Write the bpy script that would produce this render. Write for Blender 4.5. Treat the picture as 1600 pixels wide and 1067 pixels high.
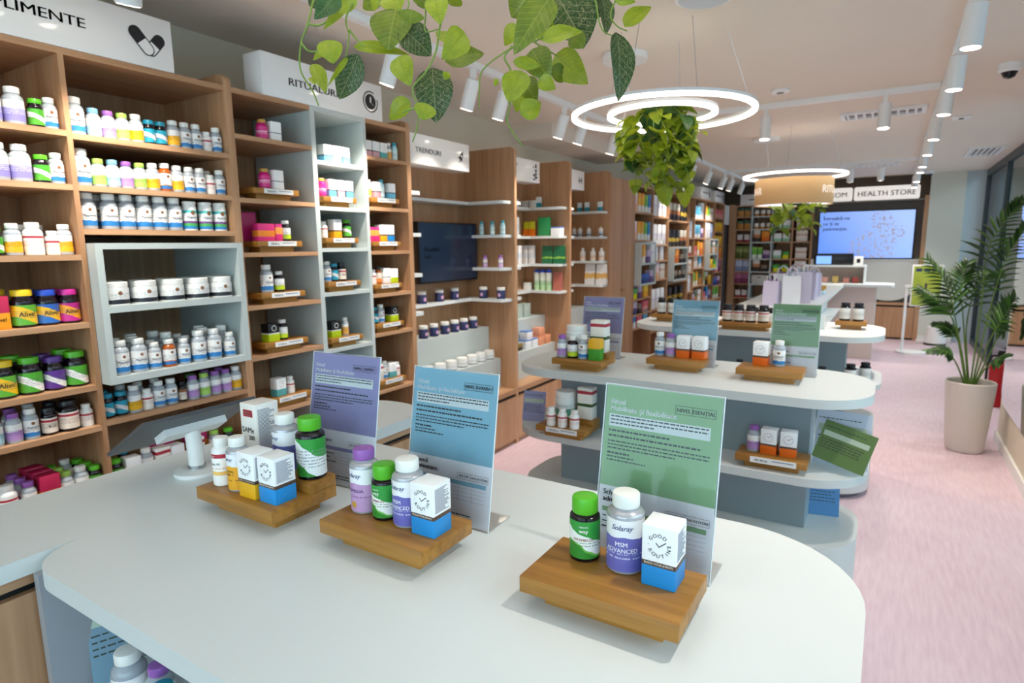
import bpy, bmesh, math, random
from mathutils import Vector, Matrix
for o in list(bpy.data.objects): bpy.data.objects.remove(o, do_unlink=True)
SC = bpy.context.scene
COL = SC.collection
PI = math.pi
random.seed(7)

# ---------------------------------------------------------------- camera
cam_d = bpy.data.cameras.new('camera'); cam = bpy.data.objects.new('camera', cam_d); COL.objects.link(cam)
cam_d.sensor_width = 36.0; cam_d.lens = 946.53 * 36 / 1600
YAW, PITCH, ROLL = 0.556483, 0.156385, 0.011239
_f = Vector((-math.sin(YAW) * math.cos(PITCH), math.cos(YAW) * math.cos(PITCH), -math.sin(PITCH)))
_r = Vector((math.cos(YAW), math.sin(YAW), 0)); _d = _f.cross(_r)
_r2 = _r * math.cos(ROLL) + _d * math.sin(ROLL); _d2 = _d * math.cos(ROLL) - _r * math.sin(ROLL)
cam.matrix_world = Matrix(((_r2.x, -_d2.x, -_f.x, 0), (_r2.y, -_d2.y, -_f.y, 0), (_r2.z, -_d2.z, -_f.z, 1.42), (0, 0, 0, 1)))
cam_d.clip_start = 0.02; cam_d.clip_end = 100
cam_d.dof.use_dof = True; cam_d.dof.focus_distance = 1.0; cam_d.dof.aperture_fstop = 6.3
SC.camera = cam

# ---------------------------------------------------------------- world, exposure
W = bpy.data.worlds.new('world'); SC.world = W; W.use_nodes = True
W.node_tree.nodes['Background'].inputs[0].default_value = (0.83, 0.91, 1.0, 1)
W.node_tree.nodes['Background'].inputs[1].default_value = 4.1
vs = SC.view_settings
vs.view_transform = 'Standard'; vs.look = 'None'; vs.gamma = 1.0; vs.use_curve_mapping = False
vs.exposure = 0.62
SPOT_W = 20.0        # track spotlights
RING_E = 4.5        # ring lamps' glowing diffusers

# ---------------------------------------------------------------- helpers
def lin(h):
    h = h.lstrip('#'); v = [int(h[i:i + 2], 16) / 255 for i in (0, 2, 4)]
    return tuple((c / 12.92 if c <= .04045 else ((c + .055) / 1.055) ** 2.4) for c in v) + (1,)
MATS = {}; BADL = []
def mat(name, col='#ffffff', rough=.5, metal=0., spec=.5, emit=0., ecol=None, alpha=1.):
    if name in MATS: return MATS[name]
    m = bpy.data.materials.new(name); m.use_nodes = True; MATS[name] = m
    b = m.node_tree.nodes['Principled BSDF']
    b.inputs['Base Color'].default_value = lin(col); b.inputs['Roughness'].default_value = rough
    b.inputs['Metallic'].default_value = metal; b.inputs['Specular IOR Level'].default_value = spec
    if emit:
        b.inputs['Emission Color'].default_value = lin(ecol or col); b.inputs['Emission Strength'].default_value = emit
    return m
def nd(nt, t, **kw):
    n = nt.nodes.new(t)
    for k, v in kw.items(): setattr(n, k, v)
    return n
def mth(nt, op, a, b=None, c=None):
    n = nd(nt, 'ShaderNodeMath', operation=op)
    for i, v in enumerate((a, b, c)):
        if v is None: continue
        if isinstance(v, (int, float)): n.inputs[i].default_value = v
        else: nt.links.new(v, n.inputs[i])
    return n.outputs[0]
def ramp(nt, fac, stops, const=False):
    r = nd(nt, 'ShaderNodeValToRGB'); cr = r.color_ramp
    if const: cr.interpolation = 'CONSTANT'
    cr.elements[0].position = stops[0][0]; cr.elements[0].color = lin(stops[0][1])
    cr.elements[1].position = stops[1][0] if len(stops) > 1 else 1; cr.elements[1].color = lin(stops[1][1] if len(stops) > 1 else stops[0][1])
    for p, c in stops[2:]:
        e = cr.elements.new(p); e.color = lin(c)
    nt.links.new(fac, r.inputs[0]); return r.outputs[0]
def mixc(nt, fac, a, b):
    n = nd(nt, 'ShaderNodeMix', data_type='RGBA')
    if isinstance(fac, (int, float)): n.inputs[0].default_value = fac
    else: nt.links.new(fac, n.inputs[0])
    for i, v in ((6, a), (7, b)):
        if isinstance(v, str): n.inputs[i].default_value = lin(v)
        else: nt.links.new(v, n.inputs[i])
    return n.outputs[2]
def noise(nt, vec, scale, detail=2., sx=1, sy=1, sz=1):
    mp = nd(nt, 'ShaderNodeMapping'); mp.inputs['Scale'].default_value = (sx, sy, sz); nt.links.new(vec, mp.inputs[0])
    n = nd(nt, 'ShaderNodeTexNoise'); n.inputs['Scale'].default_value = scale; n.inputs['Detail'].default_value = detail
    nt.links.new(mp.outputs[0], n.inputs['Vector']); return n.outputs['Fac']
def objco(nt): return nd(nt, 'ShaderNodeTexCoord').outputs['Object']
def wood(name, c1, c2, axis='z', rough=.45, fine=60, bump=.0):
    if name in MATS: return MATS[name]
    m = mat(name, c1, rough); nt = m.node_tree; b = nt.nodes['Principled BSDF']; co = objco(nt)
    s = {'x': (.05, 1, 1), 'y': (1, .05, 1), 'z': (1, 1, .05)}[axis]
    n1 = noise(nt, co, fine, 4, *s); n2 = noise(nt, co, 11, 2, *[v * (.4 if v < 1 else 1) for v in s])
    t = mth(nt, 'ADD', mth(nt, 'MULTIPLY', n1, .45), mth(nt, 'MULTIPLY', n2, .55))
    nt.links.new(ramp(nt, t, [(.32, c2), (.68, c1)]), b.inputs['Base Color']); return m
def label_mat(name, z0, z1, stops, wave=.05, ink=None, zone=(.35, .7), lines=9, logo=None, rough=.4, slant=0.):
    """printed label: colour bands up the height, rows of small print, a round logo"""
    if name in MATS: return MATS[name]
    m = mat(name, '#ffffff', rough); nt = m.node_tree; b = nt.nodes['Principled BSDF']; co = objco(nt)
    sp = nd(nt, 'ShaderNodeSeparateXYZ'); nt.links.new(co, sp.inputs[0]); X, Y, Z = sp.outputs
    t = mth(nt, 'DIVIDE', mth(nt, 'SUBTRACT', Z, z0), z1 - z0)
    tw = t
    if wave:
        nz = noise(nt, co, 45, 1); tw = mth(nt, 'ADD', t, mth(nt, 'MULTIPLY', mth(nt, 'SUBTRACT', nz, .5), wave * 4))
    if slant: tw = mth(nt, 'ADD', tw, mth(nt, 'MULTIPLY', X, slant / .03))
    col = ramp(nt, tw, stops, True)
    if ink:
        ln = mth(nt, 'LESS_THAN', mth(nt, 'FRACT', mth(nt, 'MULTIPLY', t, lines)), .42)
        cb = nd(nt, 'ShaderNodeCombineXYZ'); nt.links.new(X, cb.inputs[0]); nt.links.new(Y, cb.inputs[1])
        nt.links.new(mth(nt, 'FLOOR', mth(nt, 'MULTIPLY', t, lines)), cb.inputs[2])
        wd = mth(nt, 'GREATER_THAN', noise(nt, cb.outputs[0], 1, 2, 420, 420, 7), .47)
        zz = mth(nt, 'MULTIPLY', mth(nt, 'GREATER_THAN', t, zone[0]), mth(nt, 'LESS_THAN', t, zone[1]))
        k = mth(nt, 'MULTIPLY', mth(nt, 'MULTIPLY', ln, wd), mth(nt, 'MULTIPLY', zz, .75))
        col = mixc(nt, k, col, ink)
    if logo:
        lt, lr, lc = logo; dz = mth(nt, 'SUBTRACT', Z, z0 + lt * (z1 - z0))
        d = mth(nt, 'SQRT', mth(nt, 'ADD', mth(nt, 'MULTIPLY', X, X), mth(nt, 'MULTIPLY', dz, dz)))
        col = mixc(nt, mth(nt, 'MULTIPLY', mth(nt, 'LESS_THAN', d, lr), mth(nt, 'LESS_THAN', Y, 0)), col, lc)
    nt.links.new(col, b.inputs['Base Color']); return m
def thin_clear(name, tint='#ffffff', gloss=.08):
    if name in MATS: return MATS[name]
    m = bpy.data.materials.new(name); m.use_nodes = True; MATS[name] = m; nt = m.node_tree
    nt.nodes.remove(nt.nodes['Principled BSDF']); out = nt.nodes['Material Output']
    tr = nd(nt, 'ShaderNodeBsdfTransparent'); tr.inputs[0].default_value = lin(tint)
    gl = nd(nt, 'ShaderNodeBsdfGlossy'); gl.inputs['Roughness'].default_value = .05
    fr = nd(nt, 'ShaderNodeFresnel'); fr.inputs[0].default_value = 1.35
    mx = nd(nt, 'ShaderNodeMixShader'); nt.links.new(mth(nt, 'ADD', fr.outputs[0], gloss * .2), mx.inputs[0])
    nt.links.new(tr.outputs[0], mx.inputs[1]); nt.links.new(gl.outputs[0], mx.inputs[2]); nt.links.new(mx.outputs[0], out.inputs[0]); return m

class MB:
    def __init__(s): s.v = []; s.f = []; s.mi = []
    def add(s, vs, fs, mi=0):
        k = len(s.v); s.v += [tuple(v) for v in vs]; s.f += [tuple(i + k for i in f) for f in fs]; s.mi += [mi] * len(fs); return s
    def box(s, x0, x1, y0, y1, z0, z1, mi=0, bev=0.):
        if bev <= 0:
            return s.add([(x0, y0, z0), (x1, y0, z0), (x1, y1, z0), (x0, y1, z0), (x0, y0, z1), (x1, y0, z1), (x1, y1, z1), (x0, y1, z1)],
                         [(0, 3, 2, 1), (4, 5, 6, 7), (0, 1, 5, 4), (1, 2, 6, 5), (2, 3, 7, 6), (3, 0, 4, 7)], mi)
        bm = bmesh.new(); bmesh.ops.create_cube(bm, size=1)
        for v in bm.verts: v.co = Vector((x0 if v.co.x < 0 else x1, y0 if v.co.y < 0 else y1, z0 if v.co.z < 0 else z1))
        bmesh.ops.bevel(bm, geom=list(bm.edges), offset=bev, segments=2, affect='EDGES', profile=.5)
        bm.verts.index_update(); s.add([v.co[:] for v in bm.verts], [[v.index for v in f.verts] for f in bm.faces], mi); bm.free(); return s
    def prism(s, pts, z0, z1, mi=0):
        n = len(pts); a = [(x, y, z0) for x, y in pts] + [(x, y, z1) for x, y in pts]
        return s.add(a, [tuple(range(n))[::-1], tuple(range(n, 2 * n))] + [(i, (i + 1) % n, n + (i + 1) % n, n + i) for i in range(n)], mi)
    def prism_x(s, pts, x0, x1, mi=0):     # outline in (y, z), extruded along x
        n = len(pts); a = [(x0, y, z) for y, z in pts] + [(x1, y, z) for y, z in pts]
        return s.add(a, [tuple(range(n))[::-1], tuple(range(n, 2 * n))] + [(i, (i + 1) % n, n + (i + 1) % n, n + i) for i in range(n)], mi)
    def prism_y(s, pts, y0, y1, mi=0):     # outline in (x, z), extruded along y
        n = len(pts); a = [(x, y0, z) for x, z in pts] + [(x, y1, z) for x, z in pts]
        return s.add(a, [tuple(range(n)), tuple(range(n, 2 * n))[::-1]] + [(i, n + i, n + (i + 1) % n, (i + 1) % n) for i in range(n)], mi)
    def lathe(s, prof, n=20, mi=0, cx=0, cy=0, rib=0):
        vs = []; fs = []
        for r, z in prof:
            for i in range(n):
                a = 2 * PI * i / n; rr = r * (1 - (rib if i % 2 else 0)); vs.append((cx + rr * math.sin(a), cy - rr * math.cos(a), z))
        for j in range(len(prof) - 1):
            for i in range(n):
                i2 = (i + 1) % n; fs.append((j * n + i, j * n + i2, (j + 1) * n + i2, (j + 1) * n + i))
        fs.append(tuple(range(n))[::-1]); k = (len(prof) - 1) * n; fs.append(tuple(range(k, k + n)))
        return s.add(vs, fs, mi)
    def tube(s, pts, r, n=6, mi=0, r2=None, closed=False):
        pts = [Vector(p) for p in pts]; m = len(pts); vs = []; fs = []; up = None
        for j, p in enumerate(pts):
            if closed: t = pts[(j + 1) % m] - pts[j - 1]
            else: t = pts[min(j + 1, m - 1)] - pts[max(j - 1, 0)]
            t.normalize()
            if up is None: up = Vector((0, 0, 1)) if abs(t.z) < .9 else Vector((1, 0, 0))
            a = t.cross(up).normalized(); b = a.cross(t).normalized(); up = b
            rr = r if r2 is None else r + (r2 - r) * j / (m - 1)
            for i in range(n): vs.append(p + (a * math.cos(2 * PI * i / n) + b * math.sin(2 * PI * i / n)) * rr)
        for j in range(m if closed else m - 1):
            for i in range(n):
                i2 = (i + 1) % n; j2 = (j + 1) % m; fs.append((j * n + i, j * n + i2, j2 * n + i2, j2 * n + i))
        if not closed: fs += [tuple(range(n))[::-1], tuple(range((m - 1) * n, m * n))]
        return s.add(vs, fs, mi)
    def ring(s, R, w, h, cx, cy, z, n=64, mi=0):   # square-section ring
        prof = [(R - w / 2, z), (R + w / 2, z), (R + w / 2, z + h), (R - w / 2, z + h)]; vs = []; fs = []
        for i in range(n):
            a = 2 * PI * i / n
            for r, zz in prof: vs.append((cx + r * math.cos(a), cy + r * math.sin(a), zz))
        for i in range(n):
            j = (i + 1) % n
            for k in range(4): fs.append((i * 4 + k, j * 4 + k, j * 4 + (k + 1) % 4, i * 4 + (k + 1) % 4))
        return s.add(vs, fs, mi)
    def mesh(s, name, mats, smooth=35):
        me = bpy.data.meshes.new(name); me.from_pydata(s.v, [], s.f)
        for m in (mats if isinstance(mats, (list, tuple)) else [mats]): me.materials.append(m)
        me.polygons.foreach_set('material_index', s.mi)
        if smooth:
            me.shade_smooth(); me.set_sharp_from_angle(angle=math.radians(smooth))
        me.update(); return me
def rrect(x0, x1, y0, y1, r, n=8):
    out = []
    for cx, cy, a0 in ((x1 - r, y0 + r, -90), (x1 - r, y1 - r, 0), (x0 + r, y1 - r, 90), (x0 + r, y0 + r, 180)):
        for i in range(n + 1):
            a = math.radians(a0 + 90 * i / n); out.append((cx + r * math.cos(a), cy + r * math.sin(a)))
    return out

def O(name, me, parent=None, loc=None, rz=None):
    o = bpy.data.objects.new(name, me); COL.objects.link(o)
    if parent is not None: o.parent = parent
    if loc is not None: o.location = loc
    if rz is not None: o.rotation_euler = (0, 0, rz)
    return o
def tag(o, label, cat, group=None, kind=None):
    o['label'] = label; o['category'] = cat
    if group: o['group'] = group
    if kind: o['kind'] = kind
    nw = len(label.split())
    if not 4 <= nw <= 16: BADL.append(label)
    return o
def thing(name, label, cat, loc=(0, 0, 0), rz=0, group=None):
    return tag(O(name, None, None, loc, rz), label, cat, group)
def struct(name, mb, m, label, cat, parent=None):
    o = O(name, mb.mesh(name, m, 35), parent)
    o['kind'] = 'structure'; o['label'] = label; o['category'] = cat
    return o
def part(name, mb, m, parent, smooth=35, loc=None, rz=None):
    return O(name, mb.mesh(name, m, smooth), parent, loc, rz)
_txt = {}
def text_mb(body, size, align='CENTER', shear=0., space=1.0):
    """glyph outlines of a line of writing as a flat mesh in (x, y); y=0 is the baseline"""
    key = (body, size, align, shear, space)
    if key not in _txt:
        cu = bpy.data.curves.new('t', 'FONT'); cu.body = body; cu.size = size; cu.align_x = align; cu.shear = shear; cu.space_character = space
        cu.resolution_u = 3
        ob = bpy.data.objects.new('t', cu); COL.objects.link(ob)
        dg = bpy.context.evaluated_depsgraph_get(); me = bpy.data.meshes.new_from_object(ob.evaluated_get(dg))
        _txt[key] = ([v.co[:2] for v in me.vertices], [tuple(p.vertices) for p in me.polygons])
        bpy.data.objects.remove(ob); bpy.data.curves.remove(cu); bpy.data.meshes.remove(me)
    return _txt[key]
def put_text(mb, body, size, fn, mi=0, bold=.014, **kw):
    v, f = text_mb(body, size, **kw)
    for dx in ((-bold, 0, bold) if bold else (0,)): mb.add([fn(x + dx * size, y) for x, y in v], f, mi)   # overprinted for weight
    return mb
def fit_x(mb, body, cap, x, y0, y1, z):   # a word on a +x face, stretched to run from y0 to y1 with the given capital height
    v, f = text_mb(body, 1., align='LEFT'); a0, a1 = min(p[0] for p in v), max(p[0] for p in v); k = cap / .73
    for e in (-.0008, 0, .0008): mb.add([(x, y0 + e + (p - a0) / (a1 - a0) * (y1 - y0), z + q * k) for p, q in v], f)
    return mb
def flat_y(cx, y, cz):   # writing on a face that looks towards -y
    return lambda a, b: (cx + a, y, cz + b)
def flat_x(x, cy, cz):   # writing on a face that looks towards +x
    return lambda a, b: (x, cy + a, cz + b)
def bent(R, cz, a0=0.):
    return lambda a, b: (R * math.sin(a / R + a0), -R * math.cos(a / R + a0), cz + b)

WOODV = wood('wood_laminate_upright', '#cb9f79', '#a57752', 'z')
WOODH = wood('wood_laminate_along', '#cb9f79', '#a97b56', 'y')
WOODX = wood('wood_laminate_across', '#cb9f79', '#a97b56', 'x')
OAK = wood('oiled_oak', '#bd8539', '#7c4e17', 'x', .38, 90)
SAGE = mat('sage_grey_laminate', '#c3cbc8', .5)
GREYCOL = mat('blue_grey_laminate', '#93a3a9', .5)
TOPW = mat('white_laminate', '#dfe3e2', .35)
EDGE = mat('pale_sage_edge', '#cfd3d0', .45)
WHITE = mat('white_paint', '#efeeeb', .5)
SIGNW = mat('sign_white_gloss', '#f6f3f0', .12)
INK = mat('black_ink', '#1c1b1f', .5)
GAP = mat('black_shadow_gap', '#0d0b0a', .6)
CHROME = mat('brushed_steel', '#b9bbbe', .3, 1.)
CLEAR = thin_clear('clear_acrylic', '#ffffff', .02)
GLASS = thin_clear('window_glass', '#e2eef0', .3)
LAMPW = mat('lamp_white', '#f1f1f0', .4)
GLOW = mat('lamp_glow', '#fff6ea', .5, emit=12., ecol='#fff0dc')
RINGGLOW = mat('ring_glow', '#fffaf2', .5, emit=RING_E, ecol='#fff4e6')

# ---------------------------------------------------------------- the room
YB, YE, XL, XR, ZC = -1.8, 10.86, -2.66, 1.02, 2.36
fm = mat('pink_vinyl', '#e3ccd2', .42); nt = fm.node_tree
_c = objco(nt); _n = mth(nt, 'ADD', mth(nt, 'MULTIPLY', noise(nt, _c, 60, 3, 1, .12, 1), .6), mth(nt, 'MULTIPLY', noise(nt, _c, 1.3, 2), .4))
nt.links.new(ramp(nt, _n, [(.35, '#d5b8c3'), (.65, '#e3ccd3')]), nt.nodes['Principled BSDF'].inputs['Base Color'])
struct('floor', MB().box(XL, XR, YB, YE, -.1, 0), fm, 'pale pink vinyl floor of the shop', 'floor')
ceil_m = mat('ceiling_paint', '#e9dccd', .8)
struct('ceiling', MB().box(XL, XR, YB, YE, ZC, ZC + .1), ceil_m, 'warm white plastered ceiling of the shop', 'ceiling')
wallm = mat('wall_paint', '#d8cdb9', .8)
struct('wall_left', MB().box(XL - .1, XL, YB, YE, 0, ZC), wallm, 'warm white wall behind the wooden shelving', 'wall')
struct('wall_back', MB().box(XL, XR, YB - .1, YB, 0, .7).box(XL, XR, YB - .1, YB, 2.2, ZC).box(XL, -2.1, YB - .1, YB, .7, 2.2), mat('wall_white', '#e8e6e2', .8), 'low white wall under the added unseen window', 'wall')
struct('wall_far', MB().box(XL, XR, YE, YE + .1, 0, ZC), mat('wall_far_brown', '#6a5f55', .8), 'brown far wall behind checkout shelving', 'wall')
pier = struct('wall_far_pier', MB().box(.40, .80, 10.44, YE, 0, ZC), mat('pier_paint', '#dcdccf', .8), 'cream pier to the right of the big screen', 'wall')
struct('wall_far_panel', MB().box(.80, XR, 10.52, YE, 0, ZC), mat('pale_blue_panel', '#c4d0d6', .6), 'pale blue panel between cream pier and shopfront glass', 'wall')
struct('ceiling_soffit', MB().box(XL, -2.29, 4.3, 6.0, 2.245, ZC), ceil_m, 'lowered ceiling box above the tall wooden cabinet', 'ceiling')
struct('baseboard_far', MB().box(.40, .80, 10.425, 10.44, 0, .08), WHITE, 'white skirting board along the cream pier', 'baseboard')
colm = struct('wall_column', MB().box(.735, XR, 4.1, 5.36, 0, ZC), mat('column_beige', '#d8cdb8', .7), 'beige column at the right with mirror panel', 'column')
struct('baseboard_column', MB().box(.722, .735, 4.1, 5.372, 0, .075).box(.722, XR, 5.36, 5.372, 0, .075), WHITE, 'white skirting board around the beige column', 'baseboard')
mir = mat('mirror_silver', '#dfe4e4', .02, 1.)
o = O('mirror', MB().prism_x([(y, z) for y, z in rrect(4.12, 5.33, .30, 2.30, .12)], .727, .7349).mesh('mirror', mir)); tag(o, 'tall mirror with rounded corners hung on beige column', 'mirror')
# shopfront glazing along the right side
DARKFR = mat('dark_window_frame', '#3a4347', .4, .3)
for i, (y0, y1) in enumerate([(YB, -.3), (-.3, 1.2), (1.2, 2.7), (2.7, 4.1), (5.36, 7.1), (7.1, 8.8), (8.8, 10.52)]):
    fr = MB()
    for a, b, c, d in ((y0, y0 + .05, 0, ZC), (y1 - .05, y1, 0, ZC), (y0 + .05, y1 - .05, 0, .08), (y0 + .05, y1 - .05, 2.28, ZC)): fr.box(XR, XR + .06, a, b, c, d)
    w = struct('window_%d' % (i + 1), fr, DARKFR, 'dark framed shopfront glass bay, number %s from the near end' % ['one', 'two', 'three', 'four', 'five', 'six', 'seven'][i], 'window')
    part('pane', MB().box(XR + .025, XR + .033, y0 + .05, y1 - .05, .08, 2.28), GLASS, w)
bw = struct('window_8', MB().box(-2.1, XR, YB - .06, YB - .02, .7, .74).box(-2.1, XR, YB - .06, YB - .02, 2.16, 2.2).box(-2.1, -2.05, YB - .06, YB - .02, .74, 2.16).box(-.55, -.5, YB - .06, YB - .02, .74, 2.16), DARKFR, 'wide unseen window added to let daylight in', 'window')  # unseen opening, added so daylight reaches the faces looking towards -y
for a, b in ((-2.05, -.55), (-.5, XR)): part('pane', MB().box(a, b, YB - .045, YB - .037, .74, 2.16), GLASS, bw)
# street outside
struct('street_ground', MB().box(XR + .06, 9, -6, 18, -.12, -.02), mat('paving', '#9aa2a6', .9), 'grey street paving outside the shopfront glass', 'pavement')
st = thing('street_building', 'blue-grey building across the street beyond the glass', 'building', (7.5, 6, -.02))
part('facade', MB().box(0, .6, -12, 12, 0, 3.4), mat('facade_blue', '#7f949c', .8), st)
for k in range(8):
    part('window', MB().box(-.04, .0, -11.5 + k * 3, -9.7 + k * 3, .8, 2.8), mat('facade_glass', '#4d6670', .2), st)
# ---------------------------------------------------------------- products
BODY = {'clear': mat('smoky_plastic', '#aab0b6', .18), 'dark': mat('dark_glass', '#150d14', .12), 'white': mat('white_plastic', '#f3f1ee', .35),
        'mag': mat('magenta_glass', '#d11b78', .2), 'navy': mat('navy_plastic', '#232a55', .3), 'amber': mat('amber_glass', '#a4531a', .15),
        'aqua': mat('aqua_plastic', '#9fd0dc', .3), 'lilac': mat('lilac_plastic', '#c79ccd', .35), 'silver': mat('silver_plastic', '#b9b9bd', .22, .35)}
CAPC = {'w': '#f2f0ea', 'pur': '#9a5fb0', 'lime': '#a6d35a', 'blue': '#7fb9d6', 'green': '#57b81f', 'teal': '#1b93ae', 'yellow': '#f2c81d', 'royal': '#2149b8', 'mag': '#c2268f',
        'violet': '#5a2f8a', 'black': '#17161a', 'gold': '#c99a4a', 'aqua': '#3e9fb3', 'olive': '#8f8a3a'}
def capm(c): return mat('cap_' + c, CAPC[c], .35)
WH, BL = '#f4f2ef', '#2f7fc2'
KIND = {}
# name: (object name, description, diameter, height, cap, body, label stops, cap ratio, wave, logo, ink, writing)
def bottle(k, desc, d, h, cap, body, stops, cw=.74, wave=.05, logo=None, ink='#5b6270', text=(), lz=(.1, .64), zone=(.3, .62), seg=18, name='supplement_bottle', hero=False, chh=.17):
    KIND[k] = dict(t='bottle', desc=desc, d=d, h=h, cap=cap, body=body, stops=stops, cw=cw, wave=wave, logo=logo, ink=ink, text=text, lz=lz, zone=zone, seg=seg, name=name, hero=hero, chh=chh)
def carton(k, desc, w, d, h, bands, name='supplement_box', ink=None, text=(), zone=(.4, .8), clock=False):
    KIND[k] = dict(t='box', desc=desc, w=w, dd=d, h=h, bands=bands, name=name, ink=ink, text=text, zone=zone, clock=clock)
def jar(k, desc, d, h, cap, body, stops, text=(), name='supplement_jar', chh=.24, ink='#5b6270', logo=None, zone=(.3, .7)):
    KIND[k] = dict(t='bottle', desc=desc, d=d, h=h, cap=cap, body=body, stops=stops, cw=.97, wave=.02, logo=logo, ink=ink, text=text, lz=(.06, .7), zone=zone, seg=22, name=name, hero=False, chh=chh)
mg = (('Magnesium', .2, .46, '#26314d'),)
LG = (.8, .0052, '#8a5a35')
bottle('kal', 'white-capped bottle with blue-banded label', .042, .096, 'w', 'clear', [(0, BL), (.24, WH)], logo=LG, text=(('Magnesium', .0075, .55, '#26314d'),))
bottle('kalb', 'large white-capped bottle with blue-banded label', .052, .118, 'w', 'clear', [(0, BL), (.26, WH)], logo=LG, text=(('Magnesium', .0095, .52, '#26314d'),))
bottle('kalo', 'white-capped bottle with orange-dotted label', .044, .1, 'w', 'amber', [(0, '#2f6fb2'), (.2, '#e38a3a'), (.26, WH)], logo=LG)
bottle('lav', 'white-capped bottle with lavender label', .054, .11, 'w', 'clear', [(0, '#8d86c6'), (.62, WH)], ink='#e8e4f6')
bottle('yel', 'white-capped bottle with yellow label', .044, .096, 'w', 'clear', [(0, '#f2b41e'), (.62, WH)], ink='#7a4a10')
bottle('pur', 'purple-capped bottle with lilac label', .043, .092, 'pur', 'clear', [(0, '#b68cc8'), (.55, WH)], ink='#6a3f86')
bottle('lime', 'lime-capped bottle with green label', .043, .092, 'lime', 'clear', [(0, '#a8d465'), (.58, WH)], ink='#3d6b22')
bottle('sky', 'sky-blue-capped bottle with pale blue label', .043, .093, 'blue', 'clear', [(0, '#a5d5e3'), (.55, WH)], ink='#356a86')
bottle('nwg', 'green-capped dark bottle with green label', .042, .086, 'green', 'dark', [(0, '#58b032'), (.3, WH), (.62, '#4aa32e')], cw=.86, ink='#4a5a40')
bottle('nwt', 'teal-capped dark bottle with teal label', .04, .084, 'teal', 'dark', [(0, '#1f9bb5'), (.28, '#e8f4f6'), (.6, '#1f9bb5')], cw=.86, ink='#c84030')
bottle('jw', 'small white bottle with red logo', .038, .075, 'w', 'white', [(0, '#f6eee8'), (.75, '#b5273a'), (.9, '#f6eee8')], wave=0, ink='#b87050')
bottle('jwb', 'large white bottle with red logo', .052, .1, 'w', 'white', [(0, '#f8f2ec'), (.78, '#b5273a'), (.9, '#f8f2ec')], wave=0, ink='#b88070')
bottle('jbk', 'black-capped bottle with cream label', .044, .088, 'black', 'dark', [(0, '#efe0d0'), (.72, '#b5273a'), (.88, '#f4e8dc')], wave=0, cw=.86, ink='#705040', text=(('B-12', .011, .45, '#2a2326'),))
bottle('jbkb', 'wide black-capped bottle with cream label', .058, .1, 'black', 'dark', [(0, '#efe0d0'), (.75, '#b5273a'), (.88, '#f4e8dc')], wave=0, cw=.86, ink='#a06050')
bottle('magb', 'gold-capped magenta bottle', .046, .082, 'gold', 'mag', [(0, '#e0358c'), (.5, '#f3b8d2'), (.6, '#e0358c')], ink='#ffe6f2')
bottle('wlime', 'white bottle with lime bottom band', .044, .088, 'w', 'dark', [(0, '#c4dc1e'), (.4, WH)], wave=0)
bottle('slimaq', 'slim aqua bottle', .034, .095, 'aqua', 'aqua', [(0, '#d9eef0'), (.8, '#bfe0e6')], wave=0, ink='#2f6f80')
bottle('slimli', 'slim lilac bottle', .034, .085, 'pur', 'lilac', [(0, '#d9b9dc'), (.55, WH)], wave=0)
bottle('yels', 'slim white-capped bottle with amber label', .034, .088, 'w', 'clear', [(0, '#eeb04a'), (.7, WH)], wave=0)
bottle('amb', 'amber bottle with cream label', .038, .09, 'black', 'amber', [(0, '#e0862e'), (.4, '#f2e4d4')], wave=0)
bottle('pump', 'white pump bottle with tan cap', .04, .1, 'gold', 'white', [(0, '#5f86ad'), (.28, WH)], cw=.4, wave=0)
bottle('cream', 'cream bottle with orange print', .052, .12, 'w', 'white', [(0, '#f3dcc8'), (.6, WH)], cw=.5, wave=0, ink='#b86b3a')
bottle('greentop', 'green-capped white bottle', .04, .1, 'green', 'white', [(0, WH), (.5, '#7dbd4a')], cw=.5)
bottle('mint', 'tall pale green aerosol with blue cap', .05, .17, 'royal', 'white', [(0, '#b4d8a4'), (.55, '#e9eee0')], cw=.9, wave=0, lz=(.02, .8), chh=.14)
bottle('oil', 'dark dropper bottle', .03, .075, 'black', 'dark', [(0, '#e9d9c9'), (.7, '#8a5a3a')], wave=0)
jar('aY', 'yellow-lidded multivitamin jar', .064, .116, 'yellow', 'dark', [(0, '#5fae35'), (.22, '#f2c11c'), (.78, '#5fae35')], (('Alive!', .02, .55, '#20140e'),))
jar('aB', 'blue-lidded multivitamin jar', .062, .112, 'royal', 'dark', [(0, '#2a6cc0'), (.25, '#f0b81c'), (.72, '#2a5fb4')], (('Alive!', .019, .55, '#20140e'),))
jar('aM', 'magenta-lidded multivitamin jar', .06, .11, 'mag', 'dark', [(0, '#c2268f'), (.25, '#f0a21c'), (.74, '#b32080')], (('Alive!', .019, .55, '#20140e'),))
jar('wG', 'green-lidded wide dark jar', .064, .116, 'green', 'dark', [(0, '#4fa62e'), (.2, WH), (.6, '#4fa62e')])
jar('wP', 'purple-lidded wide dark jar', .06, .108, 'violet', 'dark', [(0, '#5b2f8c'), (.22, WH), (.55, '#5b2f8c')])
jar('tub', 'squat white powder tub', .082, .078, 'w', 'white', [(0, '#23262e'), (.3, '#f3f2ef')], logo=(.72, .007, '#8a5a35'))
jar('navy', 'navy jar with white lid', .06, .082, 'w', 'navy', [(0, '#262c5a'), (.7, '#3a4070')], logo=(.45, .013, '#d9a8cc'), chh=.32, name='cosmetic_jar')
jar('wjar', 'small white cream jar', .075, .066, 'w', 'white', [(0, '#2c3348'), (.12, '#f4f3f1')], chh=.4, name='cosmetic_jar')
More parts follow.
